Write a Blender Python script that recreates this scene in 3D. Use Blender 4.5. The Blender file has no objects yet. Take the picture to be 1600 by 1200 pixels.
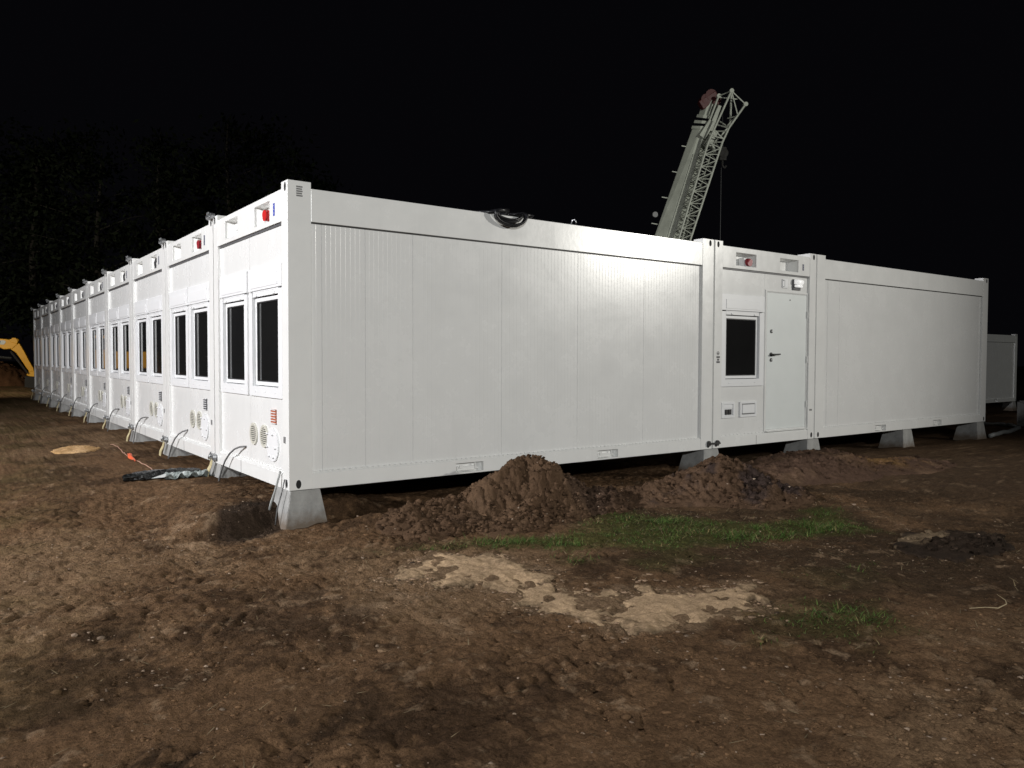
import bpy, bmesh, math, random
import numpy as np
from mathutils import Vector, Matrix

random.seed(7)
RNG = np.random.default_rng(11)
SC = bpy.context.scene
COL = SC.collection
PI = math.pi

# ------------------------------------------------------------------ materials
def mat(name, color, rough=0.5, metal=0.0, spec=0.5, coat=0.0, noise=None, bump=None, streak=None):
    m = bpy.data.materials.new(name); m.use_nodes = True
    nt = m.node_tree; N = nt.nodes; Lk = nt.links
    b = N['Principled BSDF']
    b.inputs['Base Color'].default_value = (*color, 1)
    b.inputs['Roughness'].default_value = rough
    b.inputs['Metallic'].default_value = metal
    b.inputs['Specular IOR Level'].default_value = spec
    b.inputs['Coat Weight'].default_value = coat
    tc = N.new('ShaderNodeTexCoord')
    if noise:
        sc, amt, amtr = noise
        n = N.new('ShaderNodeTexNoise'); n.inputs['Scale'].default_value = sc; n.inputs['Detail'].default_value = 8
        n.inputs['Roughness'].default_value = 0.65
        Lk.new(tc.outputs['Object'], n.inputs['Vector'])
        r = N.new('ShaderNodeMapRange'); r.inputs[1].default_value = 0.25; r.inputs[2].default_value = 0.75
        r.inputs[3].default_value = 1 - amt; r.inputs[4].default_value = 1 + amt
        Lk.new(n.outputs['Fac'], r.inputs[0])
        mx = N.new('ShaderNodeMix'); mx.data_type = 'RGBA'; mx.blend_type = 'MULTIPLY'; mx.inputs[0].default_value = 1
        mx.inputs[6].default_value = (*color, 1)
        Lk.new(r.outputs[0], mx.inputs[7]); last = mx.outputs[2]
        if streak:
            mp = N.new('ShaderNodeMapping'); mp.inputs['Scale'].default_value = (9, 9, 0.5)
            Lk.new(tc.outputs['Object'], mp.inputs['Vector'])
            n2 = N.new('ShaderNodeTexNoise'); n2.inputs['Scale'].default_value = 1.0; n2.inputs['Detail'].default_value = 5
            Lk.new(mp.outputs[0], n2.inputs['Vector'])
            r2 = N.new('ShaderNodeMapRange'); r2.inputs[1].default_value = 0.55; r2.inputs[2].default_value = 0.85
            r2.inputs[3].default_value = 1; r2.inputs[4].default_value = 1 - streak
            Lk.new(n2.outputs['Fac'], r2.inputs[0])
            m2 = N.new('ShaderNodeMix'); m2.data_type = 'RGBA'; m2.blend_type = 'MULTIPLY'; m2.inputs[0].default_value = 1
            Lk.new(last, m2.inputs[6]); Lk.new(r2.outputs[0], m2.inputs[7]); last = m2.outputs[2]
        Lk.new(last, b.inputs['Base Color'])
        rr = N.new('ShaderNodeMapRange'); rr.inputs[1].default_value = 0.25; rr.inputs[2].default_value = 0.75
        rr.inputs[3].default_value = max(0.03, rough - amtr); rr.inputs[4].default_value = min(1, rough + amtr)
        Lk.new(n.outputs['Fac'], rr.inputs[0]); Lk.new(rr.outputs[0], b.inputs['Roughness'])
    if bump:
        sc, st, dist = bump
        n = N.new('ShaderNodeTexNoise'); n.inputs['Scale'].default_value = sc; n.inputs['Detail'].default_value = 6
        Lk.new(tc.outputs['Object'], n.inputs['Vector'])
        bp = N.new('ShaderNodeBump'); bp.inputs['Strength'].default_value = st; bp.inputs['Distance'].default_value = dist
        Lk.new(n.outputs['Fac'], bp.inputs['Height']); Lk.new(bp.outputs[0], b.inputs['Normal'])
    return m

M = {}
M['frame'] = mat('white_frame_paint', (0.78, 0.785, 0.77), 0.24, noise=(3.0, 0.035, 0.07), bump=(14, 0.05, 0.01), streak=0.05)
M['panel'] = mat('white_panel_paint', (0.74, 0.745, 0.735), 0.26, noise=(2.2, 0.03, 0.06), bump=(9, 0.05, 0.01), streak=0.04)
M['pvc'] = mat('white_plastic', (0.78, 0.79, 0.80), 0.35, noise=(5, 0.02, 0.05))
M['door'] = mat('pale_grey_door_paint', (0.70, 0.735, 0.725), 0.4, noise=(2.5, 0.03, 0.06), bump=(12, 0.04, 0.01))
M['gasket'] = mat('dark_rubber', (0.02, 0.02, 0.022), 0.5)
M['shadegrey'] = mat('shade_line_grey', (0.09, 0.09, 0.095), 0.5)  # grey for the painted shade line below the end beam
M['glass'] = mat('dark_window_glass', (0.011, 0.011, 0.011), 0.04, spec=0.5, noise=(1.2, 0.2, 0.015))
M['cream'] = mat('cream_plastic', (0.60, 0.59, 0.52), 0.4, noise=(8, 0.04, 0.05))
M['black'] = mat('black_plastic', (0.012, 0.012, 0.013), 0.4, noise=(10, 0.2, 0.1))
M['hole'] = mat('dark_hollow', (0.01, 0.01, 0.01), 0.8)
M['red'] = mat('red_plastic', (0.55, 0.02, 0.02), 0.35, noise=(10, 0.1, 0.05))
M['darkred'] = mat('dark_red_plastic', (0.28, 0.02, 0.03), 0.4, noise=(10, 0.1, 0.05))
M['blue'] = mat('blue_sticker', (0.02, 0.05, 0.42), 0.4)
M['navy'] = mat('navy_sticker', (0.012, 0.02, 0.07), 0.4)
M['labelgrey'] = mat('grey_label', (0.18, 0.18, 0.18), 0.5, noise=(90, 0.5, 0.1))
M['rust'] = mat('rust_brown_louvre', (0.40, 0.11, 0.05), 0.5, noise=(25, 0.3, 0.1))
M['darkgrey'] = mat('dark_grey_louvre', (0.05, 0.05, 0.055), 0.5, noise=(25, 0.2, 0.1))
M['steel'] = mat('galvanised_steel', (0.40, 0.41, 0.42), 0.38, metal=0.9, noise=(30, 0.25, 0.12))
M['darksteel'] = mat('dark_steel', (0.06, 0.06, 0.06), 0.45, metal=0.7, noise=(30, 0.3, 0.1))
M['cable'] = mat('grey_cable', (0.13, 0.13, 0.13), 0.5, noise=(20, 0.15, 0.1))
M['strap'] = mat('pale_yellow_strap', (0.55, 0.47, 0.27), 0.7, noise=(25, 0.25, 0.1))
M['concrete'] = mat('pale_concrete', (0.30, 0.30, 0.29), 0.85, noise=(6, 0.32, 0.08), bump=(30, 0.6, 0.012), streak=0.3)
M['crane'] = mat('worn_crane_paint', (0.43, 0.45, 0.38), 0.5, noise=(1.3, 0.22, 0.1), streak=0.15)
M['cranered'] = mat('dull_red_paint', (0.075, 0.013, 0.012), 0.5, noise=(3, 0.2, 0.1))
M['yellow'] = mat('excavator_yellow', (0.80, 0.40, 0.015), 0.4, noise=(3, 0.12, 0.1))
M['rubber'] = mat('dark_track_rubber', (0.02, 0.018, 0.016), 0.8, noise=(9, 0.3, 0.1), bump=(15, 0.4, 0.02))
M['rustdark'] = mat('muddy_steel', (0.10, 0.05, 0.025), 0.7, noise=(5, 0.3, 0.1))
M['white'] = mat('white_sheet', (0.6, 0.62, 0.6), 0.5, noise=(12, 0.15, 0.1))
M['bag'] = mat('black_polythene', (0.008, 0.009, 0.009), 0.25, noise=(12, 0.3, 0.1), bump=(22, 0.6, 0.02))
M['foil'] = mat('grey_polythene', (0.22, 0.25, 0.24), 0.3, noise=(40, 0.6, 0.1), bump=(30, 0.6, 0.02))
M['orange'] = mat('orange_tape', (0.75, 0.13, 0.05), 0.5, noise=(30, 0.2, 0.1))
M['twine'] = mat('dirty_pink_twine', (0.40, 0.23, 0.16), 0.8, noise=(30, 0.2, 0.1))
M['hose'] = mat('pale_hose', (0.30, 0.31, 0.30), 0.5, noise=(5, 0.2, 0.1))
M['coil'] = mat('black_cable_sheath', (0.010, 0.010, 0.012), 0.35, noise=(20, 0.2, 0.1))
M['bark'] = mat('dark_bark', (0.018, 0.016, 0.013), 0.9, noise=(6, 0.3, 0.05), bump=(18, 0.6, 0.03))
M['chrome'] = mat('bright_lamp_shell', (0.88, 0.89, 0.90), 0.15, spec=0.8)
_b = M['chrome'].node_tree.nodes['Principled BSDF']; _b.inputs['Emission Color'].default_value = (1, 0.98, 0.95, 1); _b.inputs['Emission Strength'].default_value = 0.45
M['wood'] = mat('dry_straw', (0.33, 0.26, 0.15), 0.8, noise=(10, 0.3, 0.05))

def muddy(m, z0, z1, col):
    nt = m.node_tree; N = nt.nodes; Lk = nt.links; b = N['Principled BSDF']
    src = b.inputs['Base Color'].links[0].from_socket
    tc = N.new('ShaderNodeTexCoord'); sp = N.new('ShaderNodeSeparateXYZ'); Lk.new(tc.outputs['Object'], sp.inputs[0])
    n = N.new('ShaderNodeTexNoise'); n.inputs['Scale'].default_value = 11; n.inputs['Detail'].default_value = 7; n.inputs['Roughness'].default_value = 0.7
    Lk.new(tc.outputs['Object'], n.inputs['Vector'])
    ad = N.new('ShaderNodeMath'); ad.operation = 'MULTIPLY_ADD'; ad.inputs[1].default_value = 0.22; Lk.new(n.outputs['Fac'], ad.inputs[0]); Lk.new(sp.outputs['Z'], ad.inputs[2])
    r = N.new('ShaderNodeMapRange'); r.inputs[1].default_value = z0+0.11; r.inputs[2].default_value = z1+0.11; r.inputs[3].default_value = 0.85; r.inputs[4].default_value = 0.0
    Lk.new(ad.outputs[0], r.inputs[0])
    mx = N.new('ShaderNodeMix'); mx.data_type = 'RGBA'; Lk.new(r.outputs[0], mx.inputs[0]); Lk.new(src, mx.inputs[6]); mx.inputs[7].default_value = (*col, 1)
    Lk.new(mx.outputs[2], b.inputs['Base Color'])
muddy(M['concrete'], -0.33, -0.20, (0.12, 0.085, 0.055))
def attr_mat(name, attr, rough, vn, bumps, spec=0.3, trans=0.0):
    m = bpy.data.materials.new(name); m.use_nodes = True
    nt = m.node_tree; N = nt.nodes; Lk = nt.links
    b = N['Principled BSDF']; b.inputs['Roughness'].default_value = rough
    b.inputs['Specular IOR Level'].default_value = spec
    at = N.new('ShaderNodeAttribute'); at.attribute_name = attr
    tc = N.new('ShaderNodeTexCoord')
    last = at.outputs['Color']
    for sc, amt in vn:
        n = N.new('ShaderNodeTexNoise'); n.inputs['Scale'].default_value = sc; n.inputs['Detail'].default_value = 7
        n.inputs['Roughness'].default_value = 0.7
        Lk.new(tc.outputs['Object'], n.inputs['Vector'])
        r = N.new('ShaderNodeMapRange'); r.inputs[1].default_value = 0.28; r.inputs[2].default_value = 0.72
        r.inputs[3].default_value = 1 - amt; r.inputs[4].default_value = 1 + amt
        Lk.new(n.outputs['Fac'], r.inputs[0])
        mx = N.new('ShaderNodeMix'); mx.data_type = 'RGBA'; mx.blend_type = 'MULTIPLY'; mx.inputs[0].default_value = 1
        Lk.new(last, mx.inputs[6]); Lk.new(r.outputs[0], mx.inputs[7]); last = mx.outputs[2]
    Lk.new(last, b.inputs['Base Color'])
    prev = None
    for sc, st, dist in bumps:
        n = N.new('ShaderNodeTexNoise'); n.inputs['Scale'].default_value = sc; n.inputs['Detail'].default_value = 6
        n.inputs['Roughness'].default_value = 0.65
        Lk.new(tc.outputs['Object'], n.inputs['Vector'])
        bp = N.new('ShaderNodeBump'); bp.inputs['Strength'].default_value = st; bp.inputs['Distance'].default_value = dist
        Lk.new(n.outputs['Fac'], bp.inputs['Height'])
        if prev: Lk.new(prev, bp.inputs['Normal'])
        prev = bp.outputs[0]
    if prev: Lk.new(prev, b.inputs['Normal'])
    return m

M['soil'] = attr_mat('churned_soil', 'soil', 0.95, [(2.3, 0.22), (14, 0.35), (60, 0.5)], [(9, 0.6, 0.03), (30, 1.0, 0.025), (100, 0.9, 0.010)], spec=0.04)
M['clod'] = attr_mat('soil_clods', 'soil', 0.95, [(14, 0.3), (70, 0.35)], [(60, 0.8, 0.010)], spec=0.04)
M['blade'] = attr_mat('grass_blades', 'soil', 0.6, [(5, 0.2)], [], spec=0.25)
M['leaf'] = attr_mat('tree_leaves', 'soil', 0.8, [(0.6, 0.3)], [], spec=0.03)

# ------------------------------------------------------------------ mesh helpers
class MB:
    def __init__(s): s.v = []; s.f = []; s.m = []
    def add(s, vs, fs, mi=0):
        o = len(s.v); s.v += [tuple(x) for x in vs]
        for f in fs: s.f.append(tuple(i + o for i in f)); s.m.append(mi)
        return s
    def box(s, x0, x1, y0, y1, z0, z1, mi=0):
        vs = [(x0,y0,z0),(x1,y0,z0),(x1,y1,z0),(x0,y1,z0),(x0,y0,z1),(x1,y0,z1),(x1,y1,z1),(x0,y1,z1)]
        return s.add(vs, [(0,3,2,1),(4,5,6,7),(0,1,5,4),(1,2,6,5),(2,3,7,6),(3,0,4,7)], mi)
    def bar(s, a, b, w, h=None, mi=0, up=(0,0,1)):
        a = Vector(a); b = Vector(b); d = (b - a).normalized(); h = h or w
        u = Vector(up)
        if abs(d.dot(u)) > 0.98: u = Vector((1,0,0))
        r = d.cross(u).normalized() * w / 2; q = d.cross(r).normalized() * h / 2
        vs = [p + i * r + j * q for p in (a, b) for i, j in ((-1,-1),(1,-1),(1,1),(-1,1))]
        return s.add(vs, [(0,1,2,3),(7,6,5,4),(0,4,5,1),(1,5,6,2),(2,6,7,3),(3,7,4,0)], mi)
    def tube(s, pts, r, n=8, mi=0, cap=True):
        pts = [Vector(p) for p in pts]; k = len(pts); rr = r if isinstance(r, (list, tuple)) else [r] * k
        t0 = (pts[1] - pts[0]).normalized(); u = Vector((0,0,1)) if abs(t0.z) < 0.9 else Vector((1,0,0))
        u = (u - t0 * u.dot(t0)).normalized(); vs = []
        for i in range(k):
            t = (pts[min(i+1,k-1)] - pts[max(i-1,0)]).normalized()
            u = (u - t * u.dot(t)).normalized(); w = t.cross(u)
            vs += [pts[i] + rr[i] * (math.cos(a) * u + math.sin(a) * w) for a in (2*PI*j/n for j in range(n))]
        fs = [(i*n+j, i*n+(j+1)%n, (i+1)*n+(j+1)%n, (i+1)*n+j) for i in range(k-1) for j in range(n)]
        if cap: fs += [tuple(range(n-1,-1,-1)), tuple(range((k-1)*n, k*n))]
        return s.add(vs, fs, mi)
    def disc(s, c, r, depth, n=24, mi=0, rz=None, axis='y'):
        # a short cylinder along +axis starting at c
        rz = rz or r; vs = []
        for d in (0, depth):
            for j in range(n):
                a = 2*PI*j/n
                if axis == 'y': vs.append((c[0]+r*math.cos(a), c[1]+d, c[2]+rz*math.sin(a)))
                elif axis == 'x': vs.append((c[0]+d, c[1]+r*math.cos(a), c[2]+rz*math.sin(a)))
                else: vs.append((c[0]+r*math.cos(a), c[1]+rz*math.sin(a), c[2]+d))
        fs = [tuple(range(n)), tuple(range(2*n-1,n-1,-1))] + [(j,(j+1)%n,n+(j+1)%n,n+j) for j in range(n)]
        return s.add(vs, fs, mi)
    def ring(s, c, r0, r1, depth, n=28, mi=0):
        vs = []
        for d in (0, depth):
            for r in (r0, r1):
                for j in range(n):
                    a = 2*PI*j/n; vs.append((c[0]+r*math.cos(a), c[1]+d, c[2]+r*math.sin(a)))
        fs = []
        for j in range(n):
            k = (j+1) % n
            fs += [(j,k,n+k,n+j),(2*n+j,3*n+j,3*n+k,2*n+k),(j,2*n+j,2*n+k,k),(n+j,n+k,3*n+k,3*n+j)]
        return s.add(vs, fs, mi)
    def plate(s, u0, u1, w0, w1, holes, n0, n1, mp, mi=0):
        us = sorted({u0, u1, *[h[0] for h in holes], *[h[1] for h in holes]})
        ws = sorted({w0, w1, *[h[2] for h in holes], *[h[3] for h in holes]})
        def hole(i, j):
            if i < 0 or j < 0 or i >= len(us)-1 or j >= len(ws)-1: return True
            cu = (us[i]+us[i+1])/2; cw = (ws[j]+ws[j+1])/2
            return any(h[0] < cu < h[1] and h[2] < cw < h[3] for h in holes)
        for i in range(len(us)-1):
            for j in range(len(ws)-1):
                if hole(i, j): continue
                a, b, c, d = us[i], us[i+1], ws[j], ws[j+1]
                for n in (n0, n1): s.add([mp(a,c,n),mp(b,c,n),mp(b,d,n),mp(a,d,n)], [(0,1,2,3)], mi)
                for (di, dj, p, q) in ((-1,0,(a,c),(a,d)),(1,0,(b,c),(b,d)),(0,-1,(a,c),(b,c)),(0,1,(a,d),(b,d))):
                    if hole(i+di, j+dj):
                        s.add([mp(*p,n0),mp(*q,n0),mp(*q,n1),mp(*p,n1)], [(0,1,2,3)], mi)
        return s
    def build(s, name, mats, parent=None, smooth=False, bevel=0.0, loc=None):
        me = bpy.data.meshes.new(name); me.from_pydata(s.v, [], s.f)
        if not isinstance(mats, (list, tuple)): mats = [mats]
        for m in mats: me.materials.append(m)
        me.polygons.foreach_set('material_index', s.m)
        bm = bmesh.new(); bm.from_mesh(me)
        bmesh.ops.remove_doubles(bm, verts=bm.verts, dist=1e-5)
        bmesh.ops.recalc_face_normals(bm, faces=bm.faces)
        bm.to_mesh(me); bm.free()
        if smooth: me.polygons.foreach_set('use_smooth', [True]*len(me.polygons))
        o = bpy.data.objects.new(name, me); COL.objects.link(o)
        if parent: o.parent = parent
        if loc: o.location = loc
        if bevel:
            md = o.modifiers.new('bevel', 'BEVEL'); md.width = bevel; md.segments = 2; md.limit_method = 'ANGLE'
            md.angle_limit = math.radians(40)
        return o

def tag(o, label=None, cat=None, group=None, kind=None):
    if label: o['label'] = label
    if cat: o['category'] = cat
    if group: o['group'] = group
    if kind: o['kind'] = kind
    return o

def empty(name, loc=(0,0,0), rz=0.0):
    o = bpy.data.objects.new(name, None); COL.objects.link(o)
    o.location = loc; o.rotation_euler = (0,0,rz); o.empty_display_size = 0.2
    return o

def copy_tree(o, parent=None, skip=()):
    c = o.copy(); COL.objects.link(c)
    if parent: c.parent = parent
    for ch in list(o.children):
        if ch.name.split('.')[0] in skip: continue
        copy_tree(ch, c, skip)
    return c

def np_mesh(name, verts, faces, material, colors=None, smooth=False, parent=None):
    """verts (n,3), faces (m,k) all the same k"""
    me = bpy.data.meshes.new(name); nv = len(verts); nf, k = faces.shape
    me.vertices.add(nv); me.vertices.foreach_set('co', np.ascontiguousarray(verts, dtype=np.float32).ravel())
    me.loops.add(nf*k); me.loops.foreach_set('vertex_index', np.ascontiguousarray(faces, dtype=np.int32).ravel())
    me.polygons.add(nf); me.polygons.foreach_set('loop_start', np.arange(0, nf*k, k, dtype=np.int32))
    if smooth: me.polygons.foreach_set('use_smooth', np.ones(nf, dtype=bool))
    me.update(calc_edges=True)
    if colors is not None:
        a = me.attributes.new('soil', 'FLOAT_COLOR', 'POINT')
        c4 = np.ones((nv,4), dtype=np.float32); c4[:,:3] = colors
        a.data.foreach_set('color', c4.ravel())
    me.materials.append(material); me.validate()
    o = bpy.data.objects.new(name, me); COL.objects.link(o)
    if parent: o.parent = parent
    return o

# ------------------------------------------------------------------ numpy noise
_T = np.random.default_rng(3).random(65536)
def vnoise(x, y, seed=0):
    xi = np.floor(x).astype(np.int64); yi = np.floor(y).astype(np.int64)
    fx = x - xi; fy = y - yi; fx = fx*fx*(3-2*fx); fy = fy*fy*(3-2*fy)
    def h(a, b): return _T[((a*73856093) ^ (b*19349663) ^ (seed*83492791)) & 65535]
    return (h(xi,yi)*(1-fx)+h(xi+1,yi)*fx)*(1-fy)+(h(xi,yi+1)*(1-fx)+h(xi+1,yi+1)*fx)*fy
def fbm(x, y, scale, octv=4, seed=0, gain=0.5):
    s = 0; a = 1.0; t = 0
    for i in range(octv):
        c, d = math.cos(0.7*i), math.sin(0.7*i)
        s = s + a*(vnoise((x*c-y*d)/scale+17.3*i, (x*d+y*c)/scale-9.1*i, seed+i)*2-1); t += a; a *= gain; scale *= 0.5
    return s/t
def ridge(x, y, scale, octv=3, seed=0):
    s = 0; a = 1.0; t = 0
    for i in range(octv):
        s = s + a*(1-np.abs(vnoise(x/scale+5.7*i, y/scale+3.3*i, seed+i)*2-1)); t += a; a *= 0.5; scale *= 0.5
    return s/t
def sstep(a, b, x):
    t = np.clip((x-a)/(b-a), 0, 1); return t*t*(3-2*t)
def sdf_poly(px, py, poly):
    """signed distance, positive inside"""
    d = np.full(px.shape, 1e9); ins = np.zeros(px.shape, bool); n = len(poly)
    for i in range(n):
        ax, ay = poly[i]; bx, by = poly[(i+1) % n]
        ex, ey = bx-ax, by-ay; wx, wy = px-ax, py-ay
        t = np.clip((wx*ex+wy*ey)/(ex*ex+ey*ey), 0, 1)
        d = np.minimum(d, np.hypot(wx-ex*t, wy-ey*t))
        c = (ay > py) != (by > py)
        ins ^= c & (px < ex*(py-ay)/(ey+1e-12)+ax)
    return np.where(ins, d, -d)

# ------------------------------------------------------------------ dimensions
W, L, H = 2.438, 6.058, 2.908
GAP = 0.030
PITCH = W + GAP
RX = L + GAP                 # start of the door module
BX = RX + PITCH              # start of the right-hand long module
REC = 0.035                  # recess of the panels behind the frame

# ------------------------------------------------------------------ the ground
HOLE = (-0.30, 0.00)
def ground_h(x, y, fine=True):
    h = np.full(np.shape(x), -0.34)
    wob = 0.10*fbm(x, y, 0.5, 3, 12)
    scarp = sstep(0.06, 0.30, y+wob+0.15*np.clip(-x-0.1, 0, 2)); slope = sstep(-0.2, 2.4, y+wob)
    kx = sstep(-0.60, -1.1, x+wob)
    h = h + 0.17*(scarp*(1-kx)+slope*kx)*(1-0.55*sstep(9, 24, y))*(1-sstep(0.4, 2.2, x))      # bank along the window side
    h = h - 0.75*sstep(16, 30, x)*sstep(-12, 3, y)                                         # falls away beyond the far end
    h = h + 0.05*fbm(x, y, 2.6, 3, 1)
    # dug-out hollow beside the corner footing
    r = np.hypot((x-HOLE[0])/0.34, (y-HOLE[1]-0.35*(x-HOLE[0]))/0.22)
    h = h - 0.035*(1-sstep(0.4, 1.1, r+0.25*fbm(x, y, 0.3, 3, 8)))
    # low berm of spoil in front of the long side
    bw = np.exp(-((y+0.42+0.06*fbm(x, y, 0.9, 2, 5))/0.24)**2)*sstep(0.25, 0.8, x)*(1-sstep(7.5, 10, x))
    h = h + bw*(0.10+0.07*fbm(x, y, 0.6, 3, 6))
    # trench under the building
    h = h - 0.05*sstep(0.0, 0.45, y)*sstep(0.7, 1.2, x)*(1-sstep(15, 18, x))
    if fine:
        rough = 0.55 + 0.45*fbm(x, y, 1.7, 2, 21)
        wx = x+0.05*fbm(x, y, 0.3, 2, 13); wy = y+0.05*fbm(x, y, 0.3, 2, 14)
        h = h + 0.040*rough*fbm(wx, wy, 0.45, 4, 2)
        pit = np.abs(fbm(wx, wy, 0.17, 3, 3, 0.6))
        h = h + 0.046*(0.35+rough)*np.minimum(pit, 0.35)-0.010
        pit2 = np.abs(fbm(wy*1.0, wx*1.15, 0.085, 2, 4, 0.6))
        h = h + 0.032*(0.4+0.8*rough)*np.minimum(pit2, 0.4)-0.004
        h = h - 0.020*sstep(0.45, 0.75, fbm(wx, wy, 0.12, 3, 15, 0.6)+0.25*fbm(x, y, 1.1, 2, 16))
        # tyre-churned strip, lower left
        for (ax, ay, ang, wid) in ((-1.75, -3.55, 0.30, 0.30), (-1.5, -2.3, 0.22, 0.26), (-0.5, -4.05, 0.27, 0.26), (-1.0, -1.15, 0.16, 0.24)):
            ca, sa = math.cos(ang), math.sin(ang)
            u = (x-ax)*ca+(y-ay)*sa; v = -(x-ax)*sa+(y-ay)*ca
            m = (1-sstep(wid*0.75, wid, np.abs(v+0.05*fbm(x, y, 0.8, 2, 31))))*(1-sstep(1.8, 3.0, np.abs(u)))
            ch = np.sin((u+0.9*np.abs(v))*2*PI/0.115+1.5*fbm(x, y, 0.5, 2, 33))
            h = h + m*(-0.014+0.013*sstep(-0.5, 0.7, ch)*np.clip(0.35+1.6*fbm(x, y, 0.4, 3, 34), 0, 1.1))
        # clumpy lumps at the very front
        lump = np.exp(-(((x+1.45)/0.75)**2+((y+4.0)/0.22)**2))
        h = h + lump*0.09*np.clip(fbm(x, y, 0.22, 3, 41)+0.1, -0.2, 1)
    return h

SAND = [(0.05,-2.05),(0.52,-1.72),(0.95,-1.98),(0.86,-2.36),(0.97,-2.62),(0.90,-3.0),(1.22,-3.28),(1.52,-3.48),
        (2.02,-3.70),(1.52,-4.05),(0.98,-4.02),(0.60,-3.74),(0.42,-3.30),(0.40,-2.62),(0.18,-2.45)]
GRASS = [([(0.30,-1.15),(0.85,-1.18),(1.25,-1.30),(1.45,-1.75),(1.1,-2.0),(0.6,-1.7)], 0.9), ([(0.45,-1.30),(1.0,-1.22),(1.5,-1.42),(2.0,-1.55),(2.95,-1.22),(3.6,-1.75),(3.75,-2.35),(4.85,-2.4),(4.9,-2.9),(4.35,-3.35),(3.1,-3.05),(2.2,-2.65),(1.42,-2.22),(0.9,-1.95)], 1.0),
         ([(1.40,-4.15),(1.95,-3.95),(2.5,-4.4),(2.1,-4.95),(1.45,-4.95),(1.20,-4.55)], 0.55),
         ([(1.6,-2.7),(2.3,-2.6),(2.4,-3.05),(1.75,-3.1)], 0.5), ([(1.2,-2.35),(1.7,-2.4),(1.6,-2.75),(1.25,-2.7)], 0.4), ([(2.2,-3.6),(3.4,-3.7),(3.0,-4.4),(2.1,-4.3)], 0.28), ([(0.95,-4.4),(1.2,-4.35),(1.15,-4.6),(0.95,-4.55)], 0.5)]
def sand_mask(x, y):
    d = sdf_poly(x, y, SAND)
    return d + 0.26*fbm(x, y, 0.5, 4, 51, 0.62) + 0.16*fbm(x, y, 0.13, 4, 52, 0.65) - 0.01 - 0.16*np.exp(-(((x-1.15)/0.22)**2+((y+2.98)/0.2)**2))
def grass_mask(x, y):
    g = np.zeros(np.shape(x))
    for poly, s in GRASS:
        d = sdf_poly(x, y, poly)+0.42*fbm(x, y, 0.6, 4, 61, 0.62)
        g = np.maximum(g, s*sstep(-0.10, 0.32, d))
    return g
def soil_color(x, y):
    base = np.array([0.140, 0.083, 0.045])
    c = np.ones(np.shape(x)+(3,))*base
    def mix(c, col, f): return c*(1-f[...,None])+np.array(col)*f[...,None]
    n1 = fbm(x, y, 2.1, 4, 71); n2 = fbm(x, y, 0.7, 4, 72, 0.6); n3 = fbm(x, y, 0.22, 4, 73, 0.65)
    c = mix(c, (0.190, 0.122, 0.070), sstep(0.0, 0.5, n1+0.4*n3)*0.8)          # dry pale soil
    n4 = fbm(x, y, 0.10, 4, 74, 0.7)
    c = mix(c, (0.062, 0.037, 0.021), sstep(-0.10, 0.30, 0.9*n2+0.6*n4-0.25*n1)*0.88)  # damp dark soil
    # olive, weedy ground to the far left; darker brown towards the right
    lf = sstep(-1.2, -3.2, x-0.12*y)
    c = mix(c, (0.115, 0.085, 0.036), lf*0.65*sstep(-0.5, 0.4, n2+n3))
    rt = sstep(1.3, 3.2, x+0.35*n2+0.25*(y+3.5))*(1-sstep(-1.4, -0.3, y))
    c = mix(c, (0.050, 0.033, 0.020), rt*0.74*sstep(-0.75, 0.2, n2+0.6*n3))
    c = mix(c, (0.085, 0.055, 0.034), sstep(6, 8, x)*0.7)
    bl = np.exp(-(((x+1.75)/0.8)**2+((y+3.75)/0.55)**2))+0.7*np.exp(-(((x+1.9)/0.45)**2+((y+2.3)/0.25)**2))
    c = mix(c, (0.040, 0.026, 0.016), np.clip(bl, 0, 1)*sstep(-0.25, 0.25, n2+0.8*n4)*0.9)
    # crumbs of pale dry crust
    c = mix(c, (0.27, 0.185, 0.115), sstep(0.30, 0.50, fbm(x, y, 0.13, 4, 75, 0.72))*0.55)
    pale = np.exp(-(((x+0.3)/0.5)**2+((y+2.35)/0.3)**2))+np.exp(-(((x+0.72)/0.5)**2+((y-0.0)/0.5)**2))
    c = mix(c, (0.30, 0.21, 0.135), np.clip(pale, 0, 1)*sstep(0.0, 0.35, n3+0.3*n2)*0.6)
    c = mix(c, (0.055, 0.060, 0.018), np.clip(grass_mask(x, y), 0, 1)*0.8)
    r = np.hypot((x-HOLE[0]-0.02)/0.56, (y-HOLE[1]-0.16-0.45*(x-HOLE[0]))/0.42)
    c = mix(c, (0.032, 0.023, 0.017), (1-sstep(0.55, 1.15, r+0.3*n3))*0.9)
    s = sand_mask(x, y)
    c = mix(c, (0.20, 0.135, 0.082), sstep(-0.12, 0.04, s+0.10*n4)*0.75)
    og = np.exp(-(((x-7.6)/0.7)**2+((y+1.1)/0.22)**2))
    c = mix(c, (0.20, 0.115, 0.045), np.clip(og, 0, 1)*0.8)
    return np.clip(0.97*c*(1+0.12*n3[...,None]), 0.008, 0.6)

def axis(lo, hi, d, out_lo, out_hi, g=1.09):
    core = list(np.arange(lo, hi+d/2, d)); a = []; s = d; p = lo
    while p > out_lo: s = min(s*g, 25); p -= s; a.append(p)
    b = []; s = d; p = core[-1]
    while p < out_hi: s = min(s*g, 25); p += s; b.append(p)
    return np.array(a[::-1]+core+b)
def grid_faces(nx, ny):
    i = np.arange(nx-1)[:,None]*ny+np.arange(ny-1)[None,:]
    return np.stack([i, i+ny, i+ny+1, i+1], -1).reshape(-1, 4)

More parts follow.
